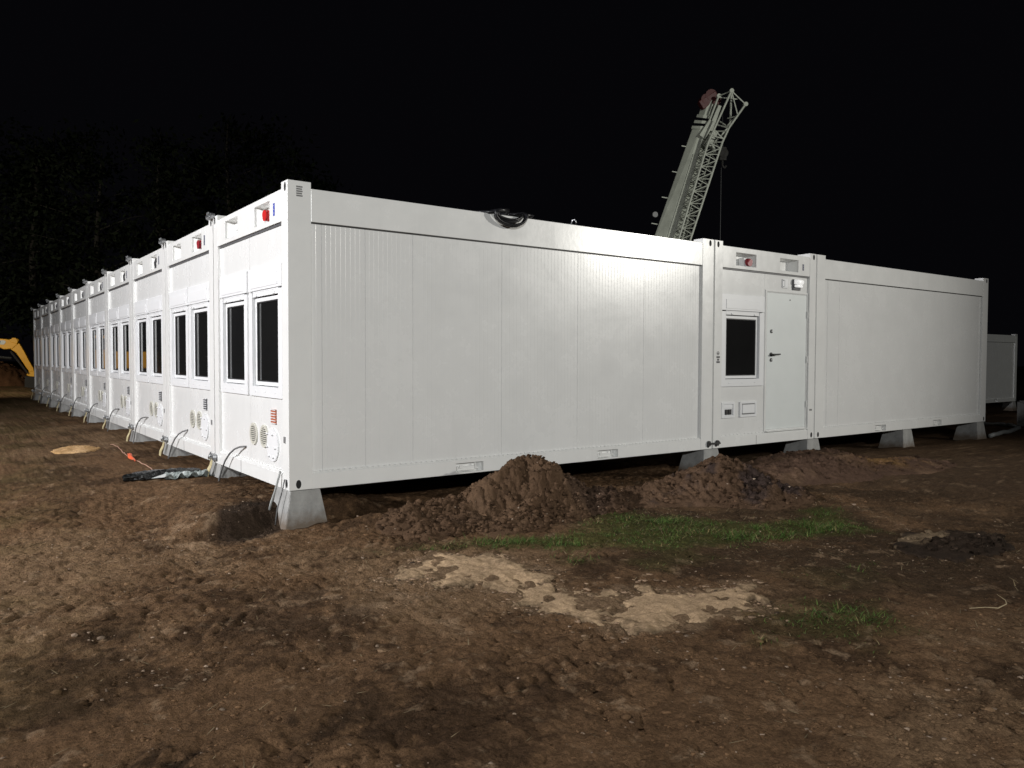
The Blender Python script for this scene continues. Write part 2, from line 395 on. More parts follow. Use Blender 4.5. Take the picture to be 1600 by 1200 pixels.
gx = axis(-3.6, 6.4, 0.0155, -260, 320, 1.05); gy = axis(-6.0, 1.6, 0.0155, -60, 320, 1.05)
X, Y = np.meshgrid(gx, gy, indexing='ij')
Z = ground_h(X, Y)
ground = np_mesh('ground', np.stack([X, Y, Z], -1).reshape(-1, 3), grid_faces(len(gx), len(gy)), M['soil'], soil_color(X, Y).reshape(-1, 3), smooth=True)
tag(ground, 'rough brown churned earth around the white units', 'ground', kind='structure')

# dried pale mud crust lying on the soil
sx = np.arange(-0.6, 2.6, 0.0115); sy = np.arange(-4.6, -1.3, 0.0115)
X, Y = np.meshgrid(sx, sy, indexing='ij'); S = sand_mask(X, Y)
plates = ridge(X+0.05*fbm(X, Y, 0.2, 2, 55), Y, 0.19, 2, 56)
S = S - 0.16*sstep(0.84, 0.95, plates)*sstep(-0.3, 0.2, fbm(X, Y, 0.8, 2, 57)) - 0.34*sstep(0.26, 0.5, fbm(X, Y, 0.16, 3, 49, 0.6)+0.25*fbm(X, Y, 0.9, 2, 48)-0.25*sstep(0.12, 0.3, S))
t = sstep(-0.02, 0.028, S)
Zs = ground_h(X, Y) - 0.022 + t*(0.028+0.010*fbm(X, Y, 0.3, 3, 53)+0.008*np.abs(fbm(X, Y, 0.09, 3, 50))+0.030*fbm(X, Y, 0.14, 3, 58)*sstep(0.0, 0.5, fbm(X, Y, 0.7, 2, 59)+0.3)) - t*0.55*(ground_h(X, Y)-ground_h(X, Y, False))
F = grid_faces(len(sx), len(sy)); keep = (S.reshape(-1)[F] > -0.03).any(1); F = F[keep]
used = np.unique(F); remap = -np.ones(S.size, int); remap[used] = np.arange(len(used))
V = np.stack([X, Y, Zs], -1).reshape(-1, 3)[used]
n = fbm(X, Y, 0.25, 4, 54).reshape(-1)[used]; tt = t.reshape(-1)[used]
ss = sstep(-0.01, 0.13, (S+0.10*fbm(X, Y, 0.09, 3, 47)).reshape(-1)[used])[:,None]
cc = (np.array([0.39, 0.275, 0.168])*(1+0.25*n[:,None]))*(0.45+0.55*ss)*tt[:,None]+np.array([0.07, 0.05, 0.035])*(1-tt[:,None])
crust = np_mesh('dried_mud_crust', V, remap[F], M['clod'], cc, smooth=True)
tag(crust, 'pale tan crust of cracked dried mud on the soil in front of the grass', 'mud crust', kind='stuff')

# ------------------------------------------------------------------ clods, straw, grass (uncountable)
def ico(sub):
    bm = bmesh.new(); bmesh.ops.create_icosphere(bm, subdivisions=sub, radius=1)
    v = np.array([x.co[:] for x in bm.verts]); f = np.array([[q.index for q in p.verts] for p in bm.faces]); bm.free(); return v, f
ICO1, ICO2 = ico(1), ico(2)
def lumps(pos, size, cols, base=ICO1, jit=0.35, flat=0.7):
    v, f = base; n = len(pos); k = len(v)
    vv = v[None]*(1+jit*(RNG.random((n, k, 1))*2-1))*size[:,None,None]
    vv = vv*(0.75+0.6*RNG.random((n, 1, 3)))*np.array([1, 1, flat])
    a = RNG.random(n)*2*PI; c, s = np.cos(a)[:,None], np.sin(a)[:,None]
    vv = np.stack([vv[...,0]*c-vv[...,1]*s, vv[...,0]*s+vv[...,1]*c, vv[...,2]], -1)+pos[:,None,:]
    ff = f[None]+(np.arange(n)*k)[:,None,None]
    return vv.reshape(-1, 3), ff.reshape(-1, 3), np.repeat(cols, k, 0)

def scatter_clods():
    n = 70000
    x = -3.4+RNG.random(n)*9.5; y = -5.9+RNG.random(n)*7.5-0.0
    dens = sstep(-0.25, 0.55, fbm(x, y, 0.8, 3, 81)+0.4*fbm(x, y, 0.2, 2, 84))+1.0*np.exp(-(((x-HOLE[0])/0.5)**2+((y-HOLE[1]-0.1)/0.4)**2))
    near = 1/(1+0.12*((x+2.6)**2+(y+7.1)**2))
    k = (RNG.random(n) < (0.15+0.85*dens)) & (sand_mask(x, y) < 0.05) & ~((x > 0.0) & (y > 0.1))
    x, y = x[k], y[k]; n = len(x)
    s = 0.0025+0.009*RNG.random(n)**3.0+0.020*(RNG.random(n) < 0.02)*RNG.random(n)
    z = ground_h(x, y)+s*0.1
    col = soil_color(x, y)*(0.65+0.7*RNG.random((n, 1)))
    pale = RNG.random(n) < 0.10
    col[pale] = np.array([0.27, 0.20, 0.145])*(0.6+0.6*RNG.random((pale.sum(), 1)))
    v, f, c = lumps(np.stack([x, y, z], -1), s, col, ICO1, 0.45, 0.42)
    o = np_mesh('dirt_clods', v, f, M['clod'], c, smooth=False)
    tag(o, 'small loose clods and crumbs scattered over the soil', 'clods', kind='stuff')
scatter_clods()
def scatter_chips():
    n = 12000; x = -0.8+RNG.random(n)*3.6; y = -4.8+RNG.random(n)*3.6; S = sand_mask(x, y)
    k = (RNG.random(n) < 0.75*np.exp(-(np.clip(-S, 0, 9)/0.09)**1.2)*np.exp(-(np.clip(S-0.05, 0, 9)/0.06)**2)) & (fbm(x, y, 0.4, 3, 83) > -0.25); x, y = x[k], y[k]; n = len(x)
    s = 0.004+0.018*RNG.random(n)**3
    col = np.array([0.34, 0.235, 0.155])*(0.55+0.6*RNG.random((n, 1))); d = RNG.random(n) < 0.2; col[d] = np.array([0.07, 0.05, 0.035])
    v, f, c = lumps(np.stack([x, y, ground_h(x, y)+0.003], -1), s, col, ICO1, 0.5, 0.22)
    tag(np_mesh('mud_chips', v, f, M['clod'], c), 'pale flakes broken off the dried mud crust', 'mud chips', kind='stuff')
scatter_chips()

def ribbons(x, y, z, length, width, lean, az, cols, bend=0.6):
    n = len(x); dx, dy = np.cos(az), np.sin(az); px, py = -dy, dx
    P = []
    for t, wf in ((0, 1), (0.5, 0.75), (1.0, 0.08)):
        out = length*(np.sin(lean)*t+bend*0.35*t*t); up = length*np.cos(lean)*(t-0.25*bend*t*t)
        cx, cy, cz = x+dx*out, y+dy*out, z+up
        for sgn in (-1, 1): P.append(np.stack([cx+sgn*px*width*wf/2, cy+sgn*py*width*wf/2, cz], -1))
    V = np.stack(P, 1).reshape(-1, 3)
    b = (np.arange(n)*6)[:,None,None]; F = (np.array([[0,1,3,2],[2,3,5,4]])[None]+b).reshape(-1, 4)
    return V, F, np.repeat(cols, 6, 0)

def grow_grass():
    n = 320000
    x = 0.2+RNG.random(n)*5.2; y = -5.2+RNG.random(n)*4.2
    g = grass_mask(x, y)*(0.06+sstep(-0.25, 0.30, fbm(x, y, 0.20, 4, 63, 0.6)+0.35*fbm(x, y, 0.8, 2, 66)+0.30*sstep(1.7, 1.2, x)*sstep(-3.5, -2.6, y)))
    k = RNG.random(n) < g*0.50; x, y, g = x[k], y[k], g[k]; n = len(x)
    ln = (0.018+0.070*RNG.random(n)**2.2)*(0.55+0.5*np.clip(g, 0, 1))*(0.6+0.9*sstep(-0.2, 0.5, fbm(x, y, 0.5, 3, 67))); wd = 0.0035+0.004*RNG.random(n)
    f = RNG.random((n, 1))
    col = np.array([0.034, 0.080, 0.012])*(1-f)+np.array([0.088, 0.130, 0.028])*f
    dry = RNG.random(n) < 0.14+0.45*sstep(0.1, 0.5, fbm(x, y, 0.5, 3, 64)); col[dry] = np.array([0.22, 0.17, 0.075])*(0.6+0.6*RNG.random((dry.sum(), 1)))
    V, F, C = ribbons(x, y, ground_h(x, y)-0.008, ln, wd, 0.35+1.1*RNG.random(n), RNG.random(n)*2*PI, col)
    o = np_mesh('grass', V, F, M['blade'], C)
    tag(o, 'patches of short green grass in front of the dirt piles', 'grass', kind='stuff')
    # straw and dead stalks
    n = 7500; x = -3.2+RNG.random(n)*9; y = -5.8+RNG.random(n)*5.6
    w = 0.10+0.9*sstep(1.2, 2.6, x)*sstep(-0.2, 0.4, fbm(x, y, 0.7, 3, 65))+0.4*sstep(-1.8, -3, x)
    k = (RNG.random(n) < w) & ~((x > 0) & (y > -0.1)); x, y = x[k], y[k]; n = len(x)
    col = np.array([0.26, 0.20, 0.115])*(0.35+0.8*RNG.random((n, 1)))
    V, F, C = ribbons(x, y, ground_h(x, y)+0.002, 0.02+0.07*RNG.random(n)**2, 0.003+0.003*RNG.random(n), 1.2+0.3*RNG.random(n), RNG.random(n)*2*PI, col, 0.2)
    o = np_mesh('straw_litter', V, F, M['blade'], C)
    tag(o, 'thin dry straw and dead stalks strewn over the soil', 'straw', kind='stuff')
grow_grass()

# ------------------------------------------------------------------ dirt piles (each its own thing)
def pile(name, cx, cy, prof, x0, x1, y0, y1, colf, seed, label, cat='dirt pile', d=0.0125, nclod=1200, toe=None, sz=0.03, rough=1.0):
    x = np.arange(x0, x1, d); y = np.arange(y0, y1, d); X, Y = np.meshgrid(x, y, indexing='ij')
    hh = prof(X, Y)
    amp = sstep(0.0, 0.12, hh)
    R = 0.075*fbm(X, Y, 0.30, 4, seed, 0.65)+0.12*(np.minimum(np.abs(fbm(X, Y, 0.16, 3, seed+3, 0.6)), 0.4)-0.15)+0.075*(np.minimum(np.abs(fbm(X, Y, 0.06, 3, seed+5, 0.65)), 0.4)-0.15)
    Zp = ground_h(X, Y, False)+hh+amp*R*rough
    Zp = np.where(hh < 0.006, ground_h(X, Y)-0.06, Zp)
    F = grid_faces(len(x), len(y)); keep = (hh.reshape(-1)[F] > 0.0).any(1); F = F[keep]
    used = np.unique(F); rm = -np.ones(X.size, int); rm[used] = np.arange(len(used))
    C = colf(X, Y, hh)
    V = np.stack([X, Y, Zp], -1).reshape(-1, 3)[used]
    ox, oy = cx, cy; oz = float(ground_h(np.array([cx]), np.array([cy]), False)[0])
    root = np_mesh(name, V-np.array([ox, oy, oz]), rm[F], M['clod'], C.reshape(-1, 3)[used], smooth=True)
    root.location = (ox, oy, oz)
    # clods belong to the pile
    n = nclod*4; px = x0+RNG.random(n)*(x1-x0); py = y0+RNG.random(n)*(y1-y0)
    ph = prof(px, py); w = sstep(0.0, 0.03, ph)*(0.25+0.75*sstep(0.0, 0.4, fbm(px, py, 0.35, 3, seed+9)))
    if toe is not None: w = np.clip(w*(0.35+1.2*toe(px, py, ph)), 0, 1)
    k = np.nonzero(RNG.random(n) < w)[0][:nclod]; px, py, ph = px[k], py[k], ph[k]
    amp = sstep(0.0, 0.12, ph)
    R = 0.075*fbm(px, py, 0.30, 4, seed, 0.65)+0.12*(np.minimum(np.abs(fbm(px, py, 0.16, 3, seed+3, 0.6)), 0.4)-0.15)+0.075*(np.minimum(np.abs(fbm(px, py, 0.06, 3, seed+5, 0.65)), 0.4)-0.15)
    s = sz*(0.12+1.35*RNG.random(len(px))**4.5)
    pz = ground_h(px, py, False)+ph+amp*R*rough+s*0.2
    col = colf(px, py, ph)*(0.45+0.95*RNG.random((len(px), 1)))
    pl = RNG.random(len(px)) < 0.03; col[pl] = np.array([0.36, 0.28, 0.21])
    s[pl] *= 0.45
    v, f, c = lumps(np.stack([px-ox, py-oy, pz-oz], -1), s, col, ICO1, 0.42, 0.7)
    cl = np_mesh('loose_clods', v, f, M['clod'], c, smooth=False, parent=root)
    cl['kind'] = 'stuff'
    tag(root, label, cat)
    return root
def bump(X, Y, cx, cy, rx, ry, h, p=1.0):
    r = np.hypot((X-cx)/rx, (Y-cy)/ry); return h*np.clip(1-r**p, 0, None)
def mixc(a, b, f): return np.array(a)*(1-f[...,None])+np.array(b)*f[...,None]

def prof1(X, Y):
    w = 0.14*fbm(X, Y, 0.5, 3, 91)
    x = X+w; y = Y+0.5*w
    w2 = 0.22*fbm(X, Y, 0.33, 3, 93, 0.6); a = bump(x+w2, y+0.6*w2, 2.36, -0.70, 0.92, 0.62, 0.66, 1.0); a = np.minimum(a, 0.38+0.20*a)
    b = bump(x+w2, y, 1.35, -0.72, 0.80, 0.42, 0.16, 1.4); c = bump(x+w2, y, 0.98, -0.98, 0.34, 0.22, 0.14, 1.5)
    e = bump(x, y, 2.98, -1.0, 0.50, 0.34, 0.20, 1.4); f = bump(x, y, 1.95, -1.15, 0.60, 0.30, 0.15, 1.4)
    return np.maximum.reduce([a, b, c, e, f])
def col1(X, Y, h):
    n = fbm(X, Y, 0.3, 4, 92, 0.6)
    c = mixc((0.082, 0.050, 0.030), (0.130, 0.081, 0.048), sstep(-0.1, 0.5, n))
    c = c*(1-0)+0
    dk = 0.85*sstep(0.05, 0.75, n+0.5*sstep(2.45, 3.0, X)*sstep(-0.4, -0.9, Y)+0.6*np.exp(-(((X-0.98)/0.32)**2+((Y+1.0)/0.2)**2)))
    return c*(1-dk[...,None])+np.array([0.056, 0.036, 0.026])*dk[...,None]
pile('dirt_pile', 2.3, -0.7, prof1, 0.4, 3.6, -1.75, 0.1, col1, 300, 'tall brown dirt pile with a peaked top in front of the nearest long white wall', nclod=4200,
     toe=lambda x, y, h: sstep(0.3, 0.05, h)+sstep(2.5, 3.0, x)+np.exp(-(((x-0.98)/0.4)**2+((y+1.0)/0.3)**2)), sz=0.022)
def prof2(X, Y):
    w = 0.14*fbm(X, Y, 0.6, 3, 94); x = X+w; y = Y+w*0.5
    a = bump(x, y, 4.88, -1.15, 1.0, 0.78, 0.45, 1.1); a = np.minimum(a, 0.33+0.2*a)
    b = bump(x, y, 4.0, -1.0, 0.75, 0.5, 0.15, 1.3); c = bump(x, y, 4.9, -1.85, 0.7, 0.34, 0.16, 1.4)
    return np.maximum.reduce([a, b, c])
def col2(X, Y, h):
    n = fbm(X, Y, 0.3, 4, 95, 0.6)
    c = mixc((0.082, 0.050, 0.031), (0.125, 0.077, 0.048), sstep(-0.1, 0.5, n))
    dk = sstep(0.1, 0.5, n+np.exp(-(((X-5.0)/0.55)**2+((Y+1.75)/0.3)**2))-0.1)
    return c*(1-dk[...,None])+np.array([0.046, 0.032, 0.027])*dk[...,None]
pile('dirt_pile', 4.8, -1.2, prof2, 3.0, 6.3, -2.5, 0.0, col2, 330, 'rounded dirt pile with dark purplish clods at its toe, left of the door unit', nclod=2600,
     toe=lambda x, y, h: 1.4*np.exp(-(((x-5.0)/0.6)**2+((y+1.75)/0.35)**2))+0.3, sz=0.025)
def prof3(X, Y):
    w = 0.2*fbm(X, Y, 0.8, 3, 97); x = X+w; y = Y+w*0.5
    return np.maximum(bump(x, y, 7.3, -0.85, 1.9, 0.75, 0.25, 1.5), bump(x, y, 8.6, -1.25, 1.6, 0.6, 0.11, 1.6))
def col3(X, Y, h):
    n = fbm(X, Y, 0.4, 4, 98, 0.6)
    c = mixc((0.085, 0.052, 0.036), (0.135, 0.085, 0.055), sstep(-0.1, 0.5, n))
    o = np.exp(-(((X-8.5)/0.6)**2+((Y+1.25)/0.28)**2))*sstep(-0.4, 0.3, n)
    return c*(1-o[...,None])+np.array([0.22, 0.125, 0.045])*o[...,None]
pile('dirt_mound', 7.3, -0.85, prof3, 5.0, 10.4, -2.0, 0.2, col3, 360, 'low wide reddish mound of soil with an ochre streak below the door unit', 'dirt mound', d=0.02, nclod=900, sz=0.026, rough=0.7)
def prof4(X, Y):
    w = 0.26*fbm(X, Y, 0.4, 4, 101, 0.6); return bump(X+w, Y+w, 4.35, -4.0, 0.70, 0.40, 0.075, 1.2)
def col4(X, Y, h):
    n = fbm(X, Y, 0.25, 4, 102, 0.6)
    f = sstep(0.10, 0.5, n+0.45*sstep(-4.0, -3.75, Y+0.12*(X-4.35))-0.12)*0.85
    return mixc((0.030, 0.021, 0.015), (0.20, 0.145, 0.09), f)
pile('ash_heap', 4.35, -4.0, prof4, 3.3, 5.4, -4.7, -3.4, col4, 390, 'low dark heap of ash-like soil with a pale crust at the right of the grass', 'ash heap', nclod=700, sz=0.026, rough=0.8)
def prof5(X, Y):
    w = 0.1*fbm(X, Y, 0.3, 3, 104); return bump(X+w, Y+w, -1.0, 6.3, 0.34, 0.36, 0.07, 1.4)
pile('sand_heap', -1.0, 6.3, prof5, -1.5, -0.5, 5.7, 6.9, lambda X, Y, h: mixc((0.42, 0.26, 0.12), (0.55, 0.36, 0.19), sstep(-0.3, 0.4, fbm(X, Y, 0.2, 3, 105))), 410,
     'small heap of yellow sand on the earth left of the window row', 'sand heap', nclod=120, sz=0.015, rough=0.4)

# ------------------------------------------------------------------ container units
XZ = lambda u, w, n: (u, n, w)              # end wall: faces local -y
YZ = lambda u, w, n: (W-n, u, w)            # long wall: faces local +x ; n is the depth behind the face

def window_unit(root, x0, z0):
    """shuttered plastic window; x0,z0 lower-left corner of the casing, in the recess of the end wall"""
    w, h = 0.985, 1.315; yp = REC-0.022
    c = MB(); c.plate(x0, x0+w, z0, z0+1.07, [(x0+0.105, x0+w-0.105, z0+0.105, z0+1.068)], yp, 0.11, XZ)
    for k in (0.2, 0.5, 0.8): c.box(x0+w*k-0.018, x0+w*k+0.018, yp-0.006, yp, z0+0.045, z0+0.055)
    win = c.build('window', M['pvc'], root, bevel=0.004)
    s = MB(); s.box(x0, x0+w, yp-0.006, 0.11, z0+1.085, z0+h)
    s.box(x0+0.10, x0+w-0.10, yp-0.012, yp-0.006, z0+1.11, z0+1.24)
    s.build('shutter_box', M['pvc'], win, bevel=0.004)
    r = MB(); r.box(x0+0.115, x0+w-0.115, yp+0.004, yp+0.022, z0+1.022, z0+1.08)
    for k in (0.25, 0.78): r.box(x0+w*k-0.02, x0+w*k+0.02, yp-0.008, yp+0.004, z0+1.025, z0+1.045)
    r.build('shutter_slat', M['pvc'], win, bevel=0.002)
    sa = MB(); sa.plate(x0+0.113, x0+w-0.113, z0+0.113, z0+1.012, [(x0+0.152, x0+w-0.152, z0+0.152, z0+0.972)], yp+0.032, yp+0.08, XZ)
    sash = sa.build('sash', M['pvc'], win, bevel=0.004)
    g = MB(); g.plate(x0+0.1525, x0+w-0.1525, z0+0.1525, z0+0.9715, [(x0+0.164, x0+w-0.164, z0+0.164, z0+0.960)], yp+0.036, yp+0.06, XZ)
    g.build('gasket', M['gasket'], win)
    p = MB(); p.box(x0+0.164, x0+w-0.164, yp+0.048, yp+0.056, z0+0.164, z0+0.960)
    p.build('pane', M['glass'], win)
    b = MB(); b.box(x0+0.02, x0+w-0.02, 0.112, 0.13, z0+0.02, z0+h-0.02)
    b.build('backing', M['hole'], win)
    return win

def slot(mb, axis_, a, z, mi_ring=0, mi_hole=1, rx=0.026, rz=0.042):
    """lashing eye of a corner casting: dark slot behind a raised rim"""
    if axis_ == 'y': mb.disc((a, -0.002, z), rx, 0.004, 18, mi_hole, rz)
    else: mb.disc((W-0.002, a, z), rx, 0.004, 18, mi_hole, rz, 'x')

def corner_frame(root, long_face=True):
    PW, PD = 0.165, 0.228
    for (xa, xb) in ((0, PW), (W-PW, W)):
        for (ya, yb) in ((0, PD), (L-PD, L)):
            p = MB(); p.box(xa, xb, ya, yb, 0, H)
            right = xa > 0
            if ya == 0:
                xs = xb-0.065 if right else xa+0.065
                for z in (0.060, H-0.055): slot(p, 'y', xs, z)
                if right and long_face:
                    slot(p, 'x', 0.092, 0.055)
            elif right and long_face:
                for z in (0.055, H-0.055): slot(p, 'x', L-0.075, z)
            p.build('corner_post', [M['frame'], M['hole']], root, bevel=0.006)
    return PW, PD

def end_beams(root, PW, pockets, pz):
    y0 = 0.003
    t = MB()
    holes = [(a, b, pz[0], pz[1]) for a, b in pockets]
    t.plate(PW+0.001, W-PW-0.001, 2.545, 2.848, holes, y0, 0.02, XZ)
    t.box(PW+0.001, W-PW-0.001, 0.0205, 0.10, 2.545, 2.556)
    t.box(PW+0.001, W-PW-0.001, 0.0205, 0.22, 2.838, 2.847)
    b = t.build('top_beam', M['frame'], root, bevel=0.003)
    for (a, c) in pockets:                                   # folded-in pocket behind the opening
        q = MB(); d = 0.13; e = 0.055; z0, z1 = pz; ya, yb = 0.0202, 0.0202+d
        o = [(a-0.003,ya,z0-0.003),(c+0.003,ya,z0-0.003),(c+0.003,ya,z1+0.003),(a-0.003,ya,z1+0.003)]
        i = [(a+e,yb,z0+0.03),(c-e*0.4,yb,z0+0.03),(c-e*0.4,yb,z1-0.02),(a+e,yb,z1-0.02)]
        q.add(o+i, [(4,5,6,7),(0,1,5,4),(1,2,6,5),(2,3,7,6),(3,0,4,7)])
        q.build('pocket', M['frame'], b)
    s = MB()
    zf = 0.135
    s.add([(PW+0.001,y0,0.0),(W-PW-0.001,y0,0.0),(W-PW-0.001,y0,zf),(PW+0.001,y0,zf),
           (PW+0.001,REC+0.004,0.168),(W-PW-0.001,REC+0.004,0.168),(PW+0.001,0.1,0.0),(W-PW-0.001,0.1,0.0),(PW+0.001,0.1,0.168),(W-PW-0.001,0.1,0.168)],
          [(0,1,2,3),(3,2,5,4),(4,5,9,8),(8,9,7,6),(6,7,1,0),(0,3,4,8,6),(1,7,9,5,2)])
    for x in np.arange(PW+0.06, W-PW-0.03, 0.085): s.box(x, x+0.03, REC-0.012, REC+0.002, 0.160, 0.172)
    s.box(W*0.40, W*0.40+0.004, -0.0005, y0, 0.0, zf, 1)
    s.build('bottom_beam', [M['frame'], M['labelgrey']], root, bevel=0.003)

def end_wall(root, PW, holes, seam, split=True):
    w = MB(); a, b = PW-0.01, W-PW+0.01; z0, z1 = 0.150, 2.566
    if split:
        w.plate(a, seam-0.002, z0, z1, [h for h in holes if h[1] <= seam], REC, REC+0.05, XZ)
        w.plate(seam+0.002, b, z0, z1, [h for h in holes if h[0] >= seam], REC, REC+0.05, XZ)
        w.box(seam-0.012, seam+0.012, REC+0.006, REC+0.05, z0+0.01, 0.85)
        w.box(seam-0.012, seam+0.012, REC+0.006, REC+0.05, 2.18, z1-0.01)
    else: w.plate(a, b, z0, z1, holes, REC, REC+0.05, XZ)
    g = MB(); g.box(PW+0.003, W-PW-0.003, REC-0.014, REC-0.001, 2.522, 2.5435); g.build('shade_strip', M['shadegrey'], root)  # grey strip standing in for the beam's shade on the end wall
    return w.build('end_wall', M['panel'], root)

def long_side(root, PD, joints, pockets, ribbed, shell=True):
    t = MB(); t.box(W-0.10, W-0.003, PD+0.001, L-PD-0.001, 2.540, 2.850)
    t.build('side_beam', M['frame'], root, bevel=0.004)
    s = MB(); zf = 0.142; xf = W-0.003; ya, yb = PD+0.001, L-PD-0.001
    s.plate(ya, yb, 0.0, zf, [(p, q, 0.016, 0.116) for p, q in pockets], 0.003, 0.012, YZ)
    s.box(W-0.10, W-REC-0.004, ya, yb, zf-0.002, 0.170)
    s.add([(xf,ya,zf),(xf,yb,zf),(W-REC-0.003,yb,0.168),(W-REC-0.003,ya,0.168)], [(0,1,2,3)])
    s.box(W-0.10, W-0.0125, ya, yb, -0.004, 0.0)
    for y in np.arange(ya+0.03, yb-0.03, 0.062): s.box(W-REC-0.006, W-0.016, y, y+0.034, 0.158, 0.167)
    st = s.build('sill_beam', M['frame'], root)
    g = MB(); g.box(W-REC-0.008, W-REC+0.012, ya, yb, 2.529, 2.5385); g.build('shade_strip', M['gasket'], root)  # dark strip put in as the shade line under the side beam
    for (p, q) in pockets:
        f = MB(); f.box(W-0.068, W-0.060, p-0.01, q+0.01, 0.005, 0.128)
        f.box(W-0.0595, W-0.0125, p-0.01, p-0.002, 0.005, 0.128); f.box(W-0.0595, W-0.0125, q+0.002, q+0.01, 0.005, 0.128)
        f.box(W-0.0595, W-0.0125, p-0.001, q+0.001, 0.1175, 0.126); f.box(W-0.0595, W-0.0125, p-0.001, q+0.001, 0.006, 0.0145)
        f.box(W-0.0595, W-0.030, p+0.03, q-0.09, 0.030, 0.074)
        f.box(W-0.0295, W-0.020, p+0.055, p+0.095, 0.055, 0.090); f.box(W-0.0295, W-0.022, p+0.085, q-0.10, 0.030, 0.036)
        f.bar((W-0.028, q-0.10, 0.115), (W-0.028, q-0.085, 0.035), 0.012); f.bar((W-0.028, q-0.085, 0.060), (W-0.028, q-0.055, 0.036), 0.010)
        f.build('fork_pocket', M['frame'], st)
    # wall skin with real pressed grooves
    ys = []; js = sorted(joints); a, b = PD-0.02, L-PD+0.02; xo = W-REC
    prof = [(a, xo)]
    cuts = [(j, 0.0035, 0.006) for j in js]
    if ribbed:
        g = a+0.03
        while g < b-0.02:
            if all(abs(g-j) > 0.02 for j in js): cuts.append((g, 0.0035, 0.0006))
            g += 0.0508
    for (c, hw, dp) in sorted(cuts):
        prof += [(c-hw, xo), (c-hw*0.4, xo-dp), (c+hw*0.4, xo-dp), (c+hw, xo)]
    prof.append((b, xo)); n = len(prof)
    vs = [(x, y, 0.150) for y, x in prof]+[(x, y, 2.566) for y, x in prof]
    m = MB(); m.add(vs, [(i, i+1, n+i+1, n+i) for i in range(n-1)])
    m.box(W-0.10, W-REC-0.011, a, b, 0.152, 2.56)
    m.build('side_wall', M['panel'], root)

def shell(root):
    r = MB(); r.box(0.012, W-0.102, 0.104, L-0.012, 2.70, 2.82); r.build('roof', M['frame'], root)
    f = MB(); f.box(0.012, W-0.102, 0.135, L-0.012, 0.012, 0.13); f.build('floor', M['frame'], root)
    c = MB(); c.box(0.03, W-0.102, 0.140, L-0.03, 0.132, 2.698); c.build('inner_wall', M['panel'], root)

def wall_fittings(root, louvre_mat):
    y = REC-0.001
    for v in (1.157, 0.829):
        x = W-v+0.05; m = MB(); c = (x, y-0.014, 0.452)
        m.ring(c, 0.094, 0.117, 0.014, 32, 0); m.disc((x, y-0.003, 0.452), 0.095, 0.003, 32, 1)
        for k in range(-4, 5):
            z = 0.452+k*0.0205; hw = math.sqrt(max(0, 0.095**2-(k*0.0205)**2))
            if hw > 0.02: m.box(x-hw, x+hw, y-0.013, y-0.004, z-0.0055, z+0.0045, 0)
        m.build('round_vent', [M['cream'], M['hole']], root)
    x = W-0.55+0.03; m = MB(); m.disc((x, y-0.014, 0.385), 0.165, 0.014, 36, 0)
    for (dx, dz) in ((-0.165, 0.10), (-0.02, 0.10), (-0.165, -0.03), (0.06, -0.03), (-0.12, -0.12), (0.0, -0.125)):
        m.box(x+dx, x+dx+0.055, y-0.022, y-0.014, 0.385+dz, 0.385+dz+0.012)
        m.box(x+dx+0.003, x+dx+0.05, y-0.0150, y-0.0141, 0.385+dz-0.010, 0.385+dz-0.001, 1)
    m.build('round_cover', [M['pvc'], M['labelgrey']], root, bevel=0.003)
    m = MB(); xa, xb = W-0.60+0.04, W-0.455+0.03; m.box(xa, xb, y-0.012, y, 0.600, 0.742, 0)
    for k in range(6): m.box(xa-0.002, xb+0.002, y-0.020, y-0.012, 0.600+k*0.0268, 0.608+k*0.0268, 1)
    m.build('louvre', [louvre_mat, M['pvc']], root)
    m = MB(); m.box(W-0.135, W-0.085, -0.0045, -0.0005, 0.442, 0.502)
    m.build('small_label', M['labelgrey'], root)

def socket_plug(root, x, z, mt, cap=True):
    m = MB(); m.box(x-0.065, x+0.045, 0.035, 0.13, z-0.075, z+0.055, 0)
    p = m.build('power_socket', M['pvc'] if cap else M['darkgrey'], root, bevel=0.008)
    if cap:
        q = MB(); q.tube([(x+0.01,0.06,z),(x+0.018,0.02,z-0.008),(x+0.022,-0.004,z-0.012)], [0.052,0.055,0.053], 18)
        q.disc((x+0.022,-0.010,z-0.012), 0.056, 0.010, 18); q.bar((x+0.05,0.03,z+0.03), (x+0.075,0.0,z+0.0), 0.02)
        q.bar((x+0.06,0.0,z-0.03), (x+0.078,0.0,z+0.02), 0.018)
        q.build('socket_cap', mt, p, smooth=False)
    else:
        q = MB(); q.tube([(x,0.02,z+0.03),(x+0.01,0.0,z-0.03),(x,0.01,z-0.11)], 0.016, 8); q.build('socket_cap', mt, p)

def plate_sticker(root, x0, x1, z0, z1, mt, bars, yy=0.003):
    m = MB(); m.box(x0, x1, yy-0.003, yy-0.0005, z0, z1, 0)
    n = 7
    for k in range(bars):
        zz = z0+(z1-z0)*(k+0.6)/(bars+0.4)
        m.box(x0+(x1-x0)*0.38, x0+(x1-x0)*(0.62), yy-0.0036, yy-0.0030, zz, zz+(z1-z0)*0.06, 1)
    m.build('data_plate', [mt, M['pvc']], root)

